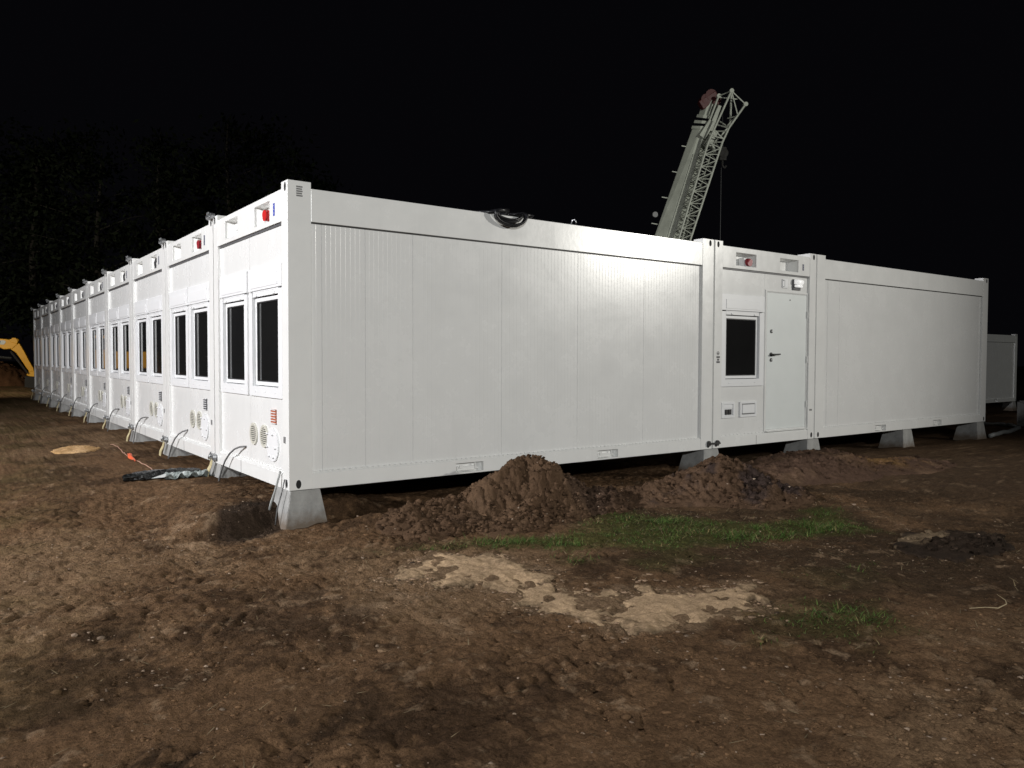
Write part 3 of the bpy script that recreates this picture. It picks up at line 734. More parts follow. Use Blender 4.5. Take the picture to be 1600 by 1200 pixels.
def seam_fittings(root, seed=0):
    """clamps, pale earth straps and the curved cable at the left-hand seam"""
    x = -GAP/2
    for z, s in ((0.070, 1.0), (H+0.005, 0.9)):
        m = MB()
        m.bar((x-0.085,-0.03,z), (x+0.085,-0.03,z), 0.02*s, mi=0)
        for dx in (-0.066, 0.066):
            m.disc((x+dx,-0.05,z), 0.026*s, 0.05, 12, 0, 0.036*s)
        m.bar((x-0.02,-0.045,z+0.06*s), (x-0.02,-0.045,z-0.05), 0.014, mi=0)
        m.bar((x-0.02,-0.06,z+0.012), (x+0.05,-0.075,z+0.026), 0.016, mi=0)
        m.disc((x-0.03,-0.07,z-0.012), 0.02, 0.035, 8, 0)
        m.build('seam_clamp', M['steel'], root)
    for i, (xa, xb, yb) in enumerate(((-0.05,-0.09,-0.15), (-0.02,-0.045,-0.17), (0.01,0.0,-0.16))):
        m = MB(); pts = [(xa,-0.035,0.045),(xa*1.05,-0.05,-0.03),(xb,-0.08,-0.11),(xb-0.01,yb*0.6,-0.22)]
        for p, q in zip(pts, pts[1:]): m.bar(p, q, 0.022, 0.006, up=(0,1,0))
        m.build('earth_strap', M['strap'], root)
    m = MB(); pts = [(1.073,0.05,0.289),(1.06,0.015,0.291),(0.98,-0.015,0.280),(0.86,-0.035,0.245),(0.73,-0.05,0.18),(0.60,-0.06,0.09),(0.50,-0.065,-0.01),(0.42,-0.07,-0.11),(0.37,-0.075,-0.21),(0.35,-0.07,-0.36)]
    if seed:
        rg = random.Random(seed); f = rg.uniform(-0.06, 0.06); q = rg.uniform(-0.05, 0.04)
        pts = [(x_+f*math.sin(i*0.55), y_, z_+q*math.sin(i*0.4)) for i, (x_, y_, z_) in enumerate(pts)]
    m.tube(pts, 0.0095, 8); m.build('earth_cable', M['cable'], root, smooth=True)

def make_window_unit():
    root = empty('container_unit')
    PW, PD = corner_frame(root)
    end_beams(root, PW, ((0.455, 0.915), (1.475, 1.935)), (2.592, 2.790))
    wx = (0.205, W-0.205-0.985)
    wz = 0.855
    end_wall(root, PW, [(x+0.03, x+0.955, wz+0.03, wz+1.285) for x in wx], W/2)
    for x in wx: window_unit(root, x, wz)
    shell(root)
    long_side(root, PD, (0.345, 0.80, 1.338, 2.471, 3.598, 4.728, 5.80), ((1.850, 2.205), (3.910, 4.257)), True)
    return root

ORD = {1: 'nearest white container unit, at the corner, with a bright red socket',
       2: 'white container unit next to the corner unit, with a dull red socket',
       3: 'white container unit with a dark dangling plug, third from the corner',
       4: 'white container unit fourth from the near corner of the window row',
       5: 'white container unit fifth along the window row, in line with the small sand heap',
       6: 'white container unit sixth along the window row, just beyond the middle of the row',
       7: 'white container unit fourth from the far end of the window row',
       8: 'white container unit third from the far end of the window row',
       9: 'white container unit last but one in the window row',
       10: 'farthest white container unit of the window row, beside the yellow excavator arm'}
GROUP = 'white container units in the window row'
unit0 = make_window_unit()
base_children = list(unit0.children)
units = []
for i in range(10):
    u = unit0 if i == 0 else copy_tree(unit0)
    u.location = (0, W+i*PITCH, 0); u.rotation_euler = (0, 0, -PI/2)
    tag(u, ORD[i+1], 'container unit', GROUP); units.append(u)
for i, u in enumerate(units):
    seam_fittings(u, i*7)
    wall_fittings(u, M['rust'] if i == 0 else M['darkgrey'])
    if i < 2: socket_plug(u, 1.80, 2.672, M['red'] if i == 0 else M['darkred'])
    elif i < 9: socket_plug(u, 1.82, 2.70, M['darkgrey'], False)
    plate_sticker(u, 2.048, 2.088, 2.625, 2.745, M['blue'] if i == 0 else M['navy'], 3)
# extras on the nearest unit: grey downpipe cable and the builder's plate on the corner post
m = MB(); m.tube([(W-0.20,-0.012,0.165),(W-0.21,-0.03,0.09),(W-0.235,-0.055,-0.03),(W-0.26,-0.085,-0.14),(W-0.27,-0.10,-0.22)], 0.011, 8)
m.build('earth_cable', M['hose'], unit0, smooth=True)
m = MB(); m.tube([(W-0.10,-0.006,0.10),(W-0.10,-0.03,0.0),(W-0.13,-0.07,-0.18),(W-0.13,-0.09,-0.33)], 0.006, 6)
m.build('earth_cable', M['cable'], unit0, smooth=True)
m = MB()
for k in range(5): m.box(W-0.0005, W+0.002, 0.085, 0.085+(0.055 if k % 2 else 0.06), H-0.145+k*0.021, H-0.131+k*0.021)
m.build('small_label', M['labelgrey'], unit0)
m = MB()                                                      # coupling bolt to the door unit
zc = 0.075; xx = W+0.018
for y in (L-0.075, L+GAP+0.075): m.disc((W+0.001, y, zc), 0.028, 0.03, 14, 0, 0.040, 'x')
m.bar((xx+0.012, L-0.075, zc), (xx+0.012, L+GAP+0.10, zc), 0.022); m.bar((xx+0.012, L+GAP+0.08, zc+0.03), (xx+0.012, L+GAP+0.12, zc-0.01), 0.014)
m.build('coupling_bolt', M['darksteel'], unit0)

# right-hand long unit: same frame, its own wall joints
def make_long_unit():
    root = empty('container_unit')
    PW, PD = corner_frame(root)
    end_beams(root, PW, ((0.455, 0.915), (1.475, 1.935)), (2.592, 2.790)); end_wall(root, PW, [], W/2)
    shell(root)
    long_side(root, PD, (0.35, 0.37, 0.70), ((1.820, 2.170), (3.870, 4.200)), False)
    return root
ub = make_long_unit(); ub.location = (BX, W, 0); ub.rotation_euler = (0, 0, -PI/2)
tag(ub, 'long plain white container unit to the right of the door unit', 'container unit')
uf = copy_tree(ub); uf.location = (35.15-L, 7.25+W, -0.53)
tag(uf, 'dim distant container unit half hidden behind the right end of the long white wall', 'container unit')

# door unit
ud = empty('container_unit', (RX, 0, 0))
tag(ud, 'white container unit with the grey door, one window and two socket boxes', 'container unit')
PW, PD = corner_frame(ud, False)
end_beams(ud, PW, ((0.463, 0.924), (1.50, 1.967)), (2.592, 2.775))
dx0, dx1, dz0, dz1 = 1.225, 2.245, 0.185, 2.262
wx0, wz0 = 0.160, 0.862
end_wall(ud, PW, [(wx0+0.03, wx0+0.955, wz0+0.03, wz0+1.285), (dx0+0.01, dx1-0.01, dz0+0.01, dz1-0.01)], 1.175)
window_unit(ud, wx0, wz0)
m = MB(); m.plate(dx0-0.035, dx1+0.02, dz0-0.02, dz1+0.025, [(dx0, dx1, dz0, dz1)], REC-0.012, REC+0.06, XZ)
fr = m.build('door_frame', M['frame'], ud, bevel=0.003)
m = MB(); m.box(dx0+0.012, dx1-0.006, REC-0.004, REC+0.045, dz0+0.012, dz1-0.012)
for (a, b, c, d) in ((dx0+0.02, dx1-0.012, dz0+0.02, dz1-0.02),): pass
dr = m.build('door', M['door'], ud, bevel=0.004)
m = MB(); m.box(dx0+0.002, dx1-0.002, REC+0.046, REC+0.06, dz0+0.002, dz1-0.002); m.build('door_seal', M['gasket'], ud)
m = MB(); hx = dx0+0.115
m.disc((hx, REC-0.016, 1.325), 0.030, 0.012, 18); m.tube([(hx,REC-0.014,1.325),(hx,REC-0.065,1.325),(hx+0.03,REC-0.07,1.323),(hx+0.15,REC-0.066,1.330)], [0.013,0.012,0.013,0.010], 8)
m.build('handle', M['darksteel'], dr, smooth=False)
for z in (1.672, 1.243):
    m = MB(); m.disc((hx+0.005, REC-0.014, z), 0.028, 0.010, 18, 0); m.disc((hx+0.005, REC-0.022, z), 0.012, 0.008, 12, 1)
    m.build('lock', [M['darksteel'], M['steel']], dr)
m = MB(); m.disc((dx0+0.58, REC-0.008, 2.16), 0.012, 0.004, 10); m.build('peep_hole', M['labelgrey'], dr)
m = MB(); m.box(dx0+0.0, dx1, REC-0.05, REC-0.0125, dz0-0.018, dz0-0.004); m.build('threshold', M['frame'], ud)
for z in (0.55, 1.25, 1.95):
    m = MB(); m.tube([(dx1+0.004,REC-0.018,z-0.05),(dx1+0.004,REC-0.018,z+0.05)], 0.011, 10); m.build('hinge', M['frame'], ud)
# bulkhead lamp and sensor plate
lx0, lx1 = 1.868, 2.055
m = MB(); m.box(lx0-0.008, lx1, REC-0.02, REC-0.0005, 2.318, 2.482, 0); lamp = m.build('wall_lamp', M['darkgrey'], ud, bevel=0.004)
m = MB()
for z0, z1 in ((2.402, 2.480), (2.358, 2.396)):
    m.tube([(lx0+0.012,REC-0.045,(z0+z1)/2),(lx1-0.008,REC-0.045,(z0+z1)/2)], (z1-z0)/2, 14)
m.build('lamp_cover', M['chrome'], lamp, smooth=True)
m = MB(); m.box(1.598, 1.735, REC-0.014, REC-0.0005, 2.335, 2.468, 0); m.box(1.615, 1.630, REC-0.018, REC-0.0142, 2.440, 2.458, 1); m.box(1.615, 1.630, REC-0.018, REC-0.0142, 2.347, 2.360, 1)
m.box(1.648, 1.722, REC-0.020, REC-0.0142, 2.350, 2.455, 0)
m.build('cover_plate', [M['pvc'], M['hole']], ud, bevel=0.003)
# socket boxes
for (a, b, kind) in ((0.200, 0.490, 'plug'), (0.612, 0.995, 'flap')):
    m = MB(); m.plate(a, b, 0.411, 0.637, [(a+0.036, b-0.036, 0.448, 0.606)], REC-0.022, REC-0.0005, XZ, 0)
    box = m.build('socket_box', M['pvc'], ud, bevel=0.003)
    m = MB()
    if kind == 'plug':
        m.box(a+0.037, b-0.037, REC-0.006, REC-0.001, 0.449, 0.605, 0)
        for k in (0, 1): m.box(a+0.085+k*0.072, a+0.147+k*0.072, REC-0.018, REC-0.006, 0.460, 0.535, 1)
        m.box(a+0.045, b-0.045, REC-0.016, REC-0.0062, 0.548, 0.596, 0)
        m.build('outlet', [M['pvc'], M['black']], box)
    else:
        m.box(a+0.037, b-0.037, REC-0.006, REC-0.001, 0.449, 0.605, 1); m.box(a+0.052, b-0.052, REC-0.026, REC-0.0062, 0.466, 0.592, 0)
        m.build('outlet', [M['pvc'], M['labelgrey']], box, bevel=0.003)
socket_plug(ud, 0.74, 2.665, M['darkred'])
plate_sticker(ud, 2.075, 2.112, 2.628, 2.725, M['navy'], 2)
m = MB()                                                       # pictogram and two dark tags on the left post
m.ring((0.084,-0.004,1.335), 0.020, 0.027, 0.003, 18, 0); m.box(0.070,0.098,-0.003,-0.0005,1.322,1.342,0)
for z in (1.268, 1.232, 1.198): m.box(0.052 if z != 1.232 else 0.066, 0.122 if z != 1.232 else 0.108, -0.003, -0.0005, z, z+0.026, 1)
m.build('small_label', [M['labelgrey'], M['darkgrey']], ud)
m = MB(); m.box(W-0.125, W-0.06, -0.003, -0.0005, 0.445, 0.472); m.build('small_label', M['labelgrey'], ud)

# ------------------------------------------------------------------ concrete footings
def footing_mesh():
    v0 = [(-0.225,-0.03,-0.42),(0.225,-0.03,-0.42),(0.225,0.46,-0.42),(-0.225,0.46,-0.42)]
    v1 = [(-0.150,0.02,-0.006),(0.150,0.02,-0.006),(0.150,0.38,-0.006),(-0.150,0.38,-0.006)]
    m = MB(); m.add(v0+v1, [(0,3,2,1),(4,5,6,7),(0,1,5,4),(1,2,6,5),(2,3,7,6),(3,0,4,7)]); return m
foot0 = footing_mesh().build('concrete_footing', M['concrete'], None, bevel=0.012)
FG = 'concrete footings under the white units'
def footing(x, y, rz, label, z=0, first=[True]):
    o = foot0 if first[0] else foot0.copy()
    if not first[0]: COL.objects.link(o)
    first[0] = False
    o.location = (x, y, z); o.rotation_euler = (0, 0, rz); tag(o, label, 'concrete footing', FG); return o
footing(0.165, 0.0, 0, 'large pale concrete footing under the near corner, fully exposed beside the dark hollow')
footing(3.05, 0.0, 0, 'concrete footing almost hidden behind the tallest dirt pile')
footing(RX-GAP/2, 0.0, 0, 'concrete footing under the seam left of the door unit')
footing(BX-GAP/2, 0.0, 0, 'concrete footing under the seam right of the door unit')
footing(BX+2.95, 0.0, 0, 'concrete footing under the middle of the right-hand long unit')
footing(BX+L-0.17, 0.0, 0, 'concrete footing under the far right end of the long white wall')
SL = {1: 'concrete footing under the first seam from the near corner, behind the black sheet', 2: 'concrete footing under the second seam from the near corner of the window row',
      3: 'concrete footing under the third seam of the window row, with pale straps', 4: 'concrete footing under the fourth seam of the window row', 5: 'concrete footing under the middle seam of the window row',
      6: 'concrete footing under the seam just past the middle of the window row', 7: 'concrete footing fourth from the far end of the window row', 8: 'concrete footing third from the far end of the window row',
      9: 'concrete footing last but one in the window row', 10: 'concrete footing under the farthest corner by the excavator arm'}
for i in range(1, 11):
    footing(0.165, i*PITCH-GAP/2-0.20+(0 if i < 10 else -0.14), 0, SL[i], 0)
for xx in (35.0, 32.0):
    o = footing(xx, 7.25, 0, 'dim grey concrete footing below the distant container unit, %s one' % ('right-hand' if xx > 33 else 'left-hand'), -0.53)

# ------------------------------------------------------------------ cable coil hanging over the roof edge
cx, cz = 2.53, 2.86
root = empty('cable_coil', (cx, 0, 2.85)); tag(root, 'black cable coil hanging over the roof edge of the nearest long wall', 'cable coil')
for k, (rx, rz, dy, ph, dzz) in enumerate(((0.205, 0.145, -0.055, 0.0, 0.0), (0.185, 0.105, -0.03, 0.3, 0.012), (0.215, 0.130, -0.075, -0.2, -0.004), (0.165, 0.075, -0.045, 0.5, 0.0))):
    m = MB(); pts = []
    for j in range(25):
        a = 2*PI*j/24; s, c = math.sin(a+0.0), math.cos(a)
        z = rz*s if s < 0 else 0.035*s; y = dy if s < 0.1 else dy+0.34*(s-0.1)
        pts.append((rx*c+0.01*math.sin(3*a+ph), y+0.012*math.sin(2*a+ph), z+0.022+dzz))
    m.tube(pts, 0.016, 8, cap=False); m.build('cable_loop', M['coil'], root, smooth=True)
for k, pts in enumerate(([(-0.38,0.1,0.006),(-0.25,0.0,0.012),(-0.12,-0.03,0.045),(0.0,0.0,0.06),(0.05,0.1,0.03)], [(0.1,0.12,0.03),(0.22,0.02,0.045),(0.33,-0.015,0.03),(0.34,0.10,0.012),(0.25,0.25,0.005)])):
    m = MB(); m.tube(pts, 0.022, 8); m.build('cable_tail', M['coil'], root, smooth=True)
m = MB(); m.tube([(3.50,0.06,2.85),(3.50,0.03,2.905),(3.515,0.0,2.915),(3.52,-0.02,2.87)], 0.008, 6)
o = m.build('wire_hook', M['steel'], None, smooth=True); tag(o, 'tiny bent wire sticking up from the roof edge right of the cable coil', 'wire')

# ------------------------------------------------------------------ litter on the left
def gz(x, y, d=0.0): return float(ground_h(np.array([x]), np.array([y]))[0])+d
bx0, by0 = -0.55, 2.68
n = 40; kx = 16
V = []
for i in range(n):
    t = i/(n-1); w = 0.15*(math.sin(PI*min(1, max(0.0, t*0.94+0.03)))**0.6)+0.006
    xx = -0.42+0.86*t; yy = 0.03*math.sin(4*t)
    for j in range(kx):
        a = 2*PI*j/kx; r = 1+0.25*math.sin(5*a+9*t)+0.2*(random.random()-0.5)
        V.append((xx+0.01*random.random(), yy+w*r*math.cos(a)*0.9, max(-0.005, 0.032+0.055*r*math.sin(a)*(0.6+0.4*math.sin(PI*t)))))
m = MB(); m.add(V, [(i*kx+j, i*kx+(j+1)%kx, (i+1)*kx+(j+1)%kx, (i+1)*kx+j) for i in range(n-1) for j in range(kx)]+[tuple(range(kx)), tuple(range((n-1)*kx, n*kx))])
o = m.build('plastic_sheet', M['bag'], None, smooth=True, loc=(bx0, by0, gz(bx0, by0))); o.rotation_euler = (0, 0, 0.10)
tag(o, 'crumpled roll of black plastic sheet lying on the earth by the window row', 'plastic sheet')
m = MB(); nx_, ny_ = 22, 9
V = [(-0.02+0.50*i/(nx_-1), -0.06+0.15*j/(ny_-1)+0.01*random.random(), 0.02+0.035*random.random()+0.03*math.sin(i*1.1+j)) for i in range(nx_) for j in range(ny_)]
m.add(V, [(i*ny_+j, (i+1)*ny_+j, (i+1)*ny_+j+1, i*ny_+j+1) for i in range(nx_-1) for j in range(ny_-1)])
o = m.build('plastic_wrapper', M['foil'], None, loc=(bx0+0.02, by0-0.20, gz(bx0+0.2, by0-0.2, 0.0))); tag(o, 'torn grey shiny plastic wrapper beside the black plastic sheet', 'plastic wrapper')
md = o.modifiers.new('thickness', 'SOLIDIFY'); md.thickness = 0.003
m = MB(); m.add([(-0.13,-0.02,0.01),(0.0,-0.05,0.015),(0.13,0.07,0.05),(0.02,0.06,0.035)], [(0,1,2,3)])
o = m.build('white_scrap', M['white'], None, loc=(bx0-0.02, by0-0.19, gz(bx0, by0-0.2, 0.02))); tag(o, 'small folded white scrap against the black plastic sheet', 'scrap')
md = o.modifiers.new('thickness', 'SOLIDIFY'); md.thickness = 0.004
# marking twine
pts = []
for k in range(26):
    t = k/25; x = -0.42-0.12*t+0.02*math.sin(9*t); y = 6.9-3.75*t; pts.append((x, y, gz(x, y, 0.012+0.006*math.sin(20*t))))
m = MB(); m.tube(pts, 0.006, 6); tw = m.build('marking_twine', M['twine'], None); tag(tw, 'dirty pinkish marking twine with an orange knot, running toward the black plastic sheet', 'twine')
m = MB(); q = []
for k in range(12):
    t = k/11; x = -0.475-0.05*t+0.012*math.sin(11*t); y = 5.15-0.85*t; q.append((x, y, gz(x, y, 0.02+0.01*math.sin(7*t))))
m.tube(q, [0.008+0.022*max(0, math.sin(PI*min(1, k/8))) for k in range(12)], 7); m.build('orange_tape', M['orange'], tw)

# pale hose lying beyond the right end, low concrete blocks
pts = [(14.75,-0.05),(16.2,0.15),(18.0,0.65),(19.6,1.6),(21.5,3.2),(24,5)]
m = MB(); P3 = []
for (a, b), (c, d) in zip(pts, pts[1:]):
    for k in range(6): x = a+(c-a)*k/6; y = b+(d-b)*k/6; P3.append((x, y, gz(x, y, 0.05)))
m.tube(P3, 0.045, 8); o = m.build('hose', M['hose'], None, smooth=True); tag(o, 'pale hose curving away from the far right footing', 'hose')
for (x, y, w_, d_, h_, lab, r_) in ((27.5, 6.0, 2.6, 0.8, 0.55, 'dim long grey concrete slab lying below the distant container unit', 0.2), (26.0, 3.2, 1.5, 0.8, 0.8, 'dim grey concrete block at the right edge of the picture', 0.5)):
    m = MB(); m.box(-w_/2, w_/2, -d_/2, d_/2, -0.1, h_); m.box(-w_/2+0.05, w_/2-0.05, -d_/2+0.05, d_/2-0.05, h_+0.0, h_+0.04)
    o = m.build('concrete_block', M['concrete'], None, bevel=0.02, loc=(x, y, gz(x, y))); o.rotation_euler = (0, 0, r_); tag(o, lab, 'concrete block')
# pale twig at the right edge
m = MB(); tp = [(2.62,-4.88),(2.68,-4.95),(2.76,-4.99),(2.86,-5.0),(2.97,-4.95),(3.02,-4.88)]
m.tube([(x, y, gz(x, y, 0.015+0.01*(i % 2))) for i, (x, y) in enumerate(tp)], [0.0025,0.003,0.004,0.003,0.0025,0.0015], 6)
o = m.build('dry_twig', M['wood'], None, smooth=True); tag(o, 'thin curved pale twig on the dark soil near the right edge', 'twig')

# ------------------------------------------------------------------ crane (local frame: u right, s up the boom, d towards the viewer)
CD = 40.0; PXM = CD/1217.3
CAMP = Vector((-2.6218, -7.1093, 1.2530)); YAW, PIT, ROL, FPX = 0.632721, -0.0328066, 0.0032362, 1217.28
fw = Vector((math.sin(YAW)*math.cos(PIT), math.cos(YAW)*math.cos(PIT), math.sin(PIT)))
rt = Vector((math.cos(YAW), -math.sin(YAW), 0)); up = rt.cross(fw)
R2 = rt*math.cos(ROL)+up*math.sin(ROL); U2 = up*math.cos(ROL)-rt*math.sin(ROL)
ctr = CAMP+CD*(fw+R2*(1070-800)/FPX-U2*(300-600)/FPX)
hu = Vector((0.86, -0.51, 0)).normalized(); hd = Vector((-hu.y*-1, 0, 0))
hd = Vector((-0.51, -0.86, 0)).normalized()                  # horizontal, towards the viewer
def cp(px, py, d=0.0):                                       # crane drawing coordinates (units of PXM) -> metres in the crane's own frame
    return Vector(((px-1070)*PXM, 0, -(py-300)*PXM))+Vector((0, -d, 0))
crane = empty('mobile_crane', (ctr.x, ctr.y, 0)); crane.rotation_euler = (0, 0, math.atan2(hu.y, hu.x))
tag(crane, 'grey-white mobile crane boom with a lattice jib rising behind the units', 'crane')
zoff = ctr.z
_ca = math.atan2(hu.y, hu.x)
def cpz(px, py, d=0.0):
    v = CAMP+(CD-d)*(fw+R2*(px-800)/FPX-U2*(py-600)/FPX)-Vector((ctr.x, ctr.y, 0))
    return Vector((v.x*math.cos(_ca)+v.y*math.sin(_ca), -v.x*math.sin(_ca)+v.y*math.cos(_ca), v.z))
def frustum(m, a0, a1, b0, b1, d0, d1, mi=0):
    """section of box boom between left/right drawing points at the bottom (a) and the top (b)"""
    def sec(l, r):
        w = r-l; return [cpz(*(l+w*0.0), d1-0.42), cpz(*(l+w*0.40), d1-0.03), cpz(*(l+w*0.66), d1), cpz(*(l+w*0.82), d1-0.08), cpz(*(l+w*1.0), d1-0.42), cpz(*(l+w*1.0), d0), cpz(*(l+w*0.0), d0)]
    A = sec(Vector(a0), Vector(a1)); B = sec(Vector(b0), Vector(b1)); n = len(A)
    m.add(A+B, [(i, (i+1) % n, n+(i+1) % n, n+i) for i in range(n)]+[tuple(range(n)), tuple(range(2*n-1, n-1, -1))], mi)
m = MB(); frustum(m, (1017,385), (1062,395), (1083,197), (1113,199), -0.7, 0.75)
frustum(m, (962,545), (1010,560), (1017,385), (1062,395), -0.75, 0.8)
boom = m.build('boom', M['crane'], crane, bevel=0.03)
for k, (l, r) in enumerate((((1082,199),(1113,200)), ((1086,190),(1112,192)), ((1090,181),(1112,184)))):
    m = MB(); a, b = Vector(l), Vector(r); frustum(m, a+Vector((-2,2)), b+Vector((1.5,2)), a+Vector((-0.5,-2.5)), b+Vector((2,-2.5)), -0.75+0.07*k, 0.80-0.07*k)
    m.build('boom_collar', M['crane'], boom)
m = MB(); frustum(m, (1091,182), (1112,184), (1100,150), (1122,152), -0.45, 0.5); m.build('boom_head', M['crane'], boom)
for (px, py, r) in ((1100,158,0.26), (1108,152,0.30), (1116,160,0.24)):
    m = MB(); c = cpz(px, py, 0.15); m.disc((c.x, c.y-0.35, c.z), r, 0.5, 20); m.build('sheave', M['cranered'], boom)
m = MB(); a = cpz(1094,166,0.3); b = cpz(1120,150,0.3); m.bar(a, b, 0.48, 0.4, up=(0,1,0)); m.build('sheave_guard', M['cranered'], boom, bevel=0.04)
for (px, py) in ((1065,228), (1050,268), (1034,308), (1018,349)):
    m = MB(); m.bar(cpz(px,py,0.3), cpz(px+9,py+1.5,0.3), 0.045); m.build('guide_pin', M['crane'], boom)
m = MB(); c = cpz(1024,335,0.4); m.disc((c.x, c.y, c.z), 0.14, 0.12, 14); m.build('boom_lamp', M['labelgrey'], boom)
for (a, b) in (((1062,235),(1072,238)),):
    pass
m = MB(); m.bar(cpz(1036,395,0.85), cpz(1084,240,0.80), 0.03); m.bar(cpz(1050,395,0.5), cpz(1098,220,0.45), 0.05); m.build('boom_line', M['crane'], boom)
# lattice jib folded alongside
cL = [(1045,395),(1052,372),(1096,222),(1123,150)]; cM = [(1054,395),(1061,372),(1107,222),(1143,142)]
cN = [(1064,395),(1071,372),(1117,222),(1141,196),(1143,142)]; cR = [(1072,395),(1079,374),(1129,222),(1139,200),(1165,163)]
jib = empty('lattice_jib'); jib.parent = crane
for nm, c, d in (('a', cL, 1.0), ('b', cM, 1.75), ('c', cN, 0.95), ('d', cR, 1.65)):
    m = MB(); P3 = [cpz(x, y, d) for x, y in c]
    for p, q in zip(P3, P3[1:]): m.tube([p, q], 0.052, 6)
    m.build('chord', M['crane'], jib)
def along(c, t):
    a, b = Vector(c[0]), Vector(c[2]); return a+(b-a)*t
m = MB(); N = 9
for k in range(N):
    t0, t1, tm = k/N, (k+1)/N, (k+0.5)/N
    for (ca, da, cb, db) in ((cM, 1.75, cR, 1.65), (cL, 1.0, cM, 1.75), (cL, 1.0, cN, 0.95), (cN, 0.95, cR, 1.65)):
        m.tube([cpz(*along(ca, t0), da), cpz(*along(cb, tm), db)], 0.026, 5); m.tube([cpz(*along(cb, tm), db), cpz(*along(ca, t1), da)], 0.026, 5)
        m.tube([cpz(*along(ca, t1), da), cpz(*along(cb, t1), db)], 0.022, 5)
top = [((1123,150),1.0), ((1143,142),1.75), ((1165,163),1.65)]
for (a, da), (b, db) in (((top[0]), top[1]), (top[1], top[2]), (((1123,152),1.0), ((1152,155),1.2)), (((1143,142),1.75), ((1153,181),1.6)), (((1137,185),1.0), ((1153,181),1.6)), (((1120,195),1.0), ((1139,200),1.65)),
                         (((1125,190),1.0), ((1140,200),1.65)), (((1113,205),1.0), ((1138,205),1.65)), (((1110,210),1.75), ((1100,225),1.0)), (((1112,212),1.75), ((1132,217),1.65)), (((1118,205),1.75), ((1131,218),1.65)), (((1137,196),1.65), ((1148,184),1.3))):
    m.tube([cpz(*a, da), cpz(*b, db)], 0.034, 5)
m.build('bracing', M['crane'], jib)
for (p, d) in top:
    m = MB(); c = cpz(*p, d); m.disc((c.x, c.y-0.06, c.z), 0.11, 0.14, 10); m.build('jib_lug', M['crane'], jib)
m = MB()
for (a, b, d, w) in (((1096,215),(1112,190),0.9,0.35), ((1106,228),(1118,205),1.2,0.28), ((1108,205),(1122,165),0.7,0.30), ((1118,240),(1110,222),1.2,0.10)): m.bar(cpz(*a, d), cpz(*b, d), w, 0.25, up=(0,1,0))
m.build('jib_bracket', M['crane'], jib, bevel=0.02)
m = MB(); m.tube([cpz(1127,262,0.8), cpz(1125,400,0.8)], 0.018, 5); m.tube([cpz(1130,262,0.8), cpz(1129,175,0.8)], 0.014, 5); m.build('hoist_rope', M['darksteel'], crane)
m = MB(); c = cpz(1129,240,0.8); m.box(c.x-0.16, c.x+0.16, c.y-0.12, c.y+0.12, c.z-0.35, c.z+0.3); m.disc((c.x,c.y-0.16,c.z), 0.24, 0.3, 16); m.tube([(c.x,c.y,c.z-0.3),(c.x,c.y,c.z-0.6),(c.x+0.12,c.y,c.z-0.72),(c.x+0.2,c.y,c.z-0.6)], 0.05, 6)
m.build('hook_block', M['rubber'], crane)
# carrier standing behind the units
m = MB(); bx = -3.2
m.box(bx-6.5, bx+4.5, -1.3, 1.3, 0.55, 1.35); m.box(bx-6.6, bx-4.6, -1.25, 1.25, 1.35, 2.3); m.build('carrier', M['crane'], crane, bevel=0.06)
m = MB(); m.box(bx-1.6, bx+1.8, -1.2, 1.2, 1.4, 2.4); m.build('turntable', M['crane'], crane, bevel=0.06)
for k in range(4):
    for s in (-1, 1):
        m = MB(); m.disc((bx-5.4+k*2.7, -1.32 if s < 0 else 0.92, 0.05), 0.62, 0.4, 24); m.build('wheel', M['rubber'], crane, bevel=0.05)

# ------------------------------------------------------------------ excavator at the far left (its boom reaches into the picture)
ED = 40.0; EPX = ED/1217.3
ec = CAMP+ED*(fw+R2*(28-800)/FPX-U2*(530-600)/FPX)
exc = empty('excavator', (ec.x, ec.y, -0.33)); exc.rotation_euler = (0, 0, math.atan2(hu.y, hu.x)+0.28)
tag(exc, 'yellow excavator with a white badge on its boom, at the far left edge', 'excavator')
ez = ec.z+0.33
def ep(px, py, d=0.0): return Vector(((px-28)*EPX*1.12, -d, ez-(py-530)*EPX))
def slab(m, poly, d0, d1, mi=0):
    n = len(poly); A = [ep(x, y, d0) for x, y in poly]+[ep(x, y, d1) for x, y in poly]
    m.add(A, [tuple(range(n)), tuple(range(2*n-1, n-1, -1))]+[(i, (i+1) % n, n+(i+1) % n, n+i) for i in range(n)], mi)
m = MB(); slab(m, [(-95,560),(-60,537),(-25,529),(0,529),(14,530),(20,531),(27,528.5),(30,531),(29,537),(22,545),(12,546),(5,542),(-20,541),(-50,549),(-85,572)], -0.18, 0.18)
m.build('boom', M['yellow'], exc, bevel=0.03)
m = MB(); slab(m, [(27,533),(31,538),(36,549),(41,562),(47,576),(47,580),(42,581),(39,576),(32,562),(26,551),(19,545),(20,538)], -0.14, 0.15)
arm = m.build('dipper_arm', M['yellow'], exc, bevel=0.02)
m = MB(); slab(m, [(19,531),(23,528),(27,528.3),(29,533),(28,538),(20,534)], -0.22, 0.22); m.build('pivot_bracket', M['yellow'], exc, bevel=0.02)
m = MB(); slab(m, [(41,580),(47,578),(52,583),(50,590),(43,589),(38,586)], -0.12, 0.13); m.build('bucket_link', M['yellow'], exc, bevel=0.02)
m = MB(); m.tube([ep(-10,556,0), ep(20,560,0)], 0.07, 8); m.tube([ep(20,549,0.2), ep(40,583,0.2)], 0.05, 8); m.build('hydraulic_ram', M['darksteel'], exc)
m = MB(); slab(m, [(38,587),(51,589),(56,598),(54,612),(44,618),(37,606)], -0.5, 0.5); m.build('bucket', M['rubber'], exc, bevel=0.03)
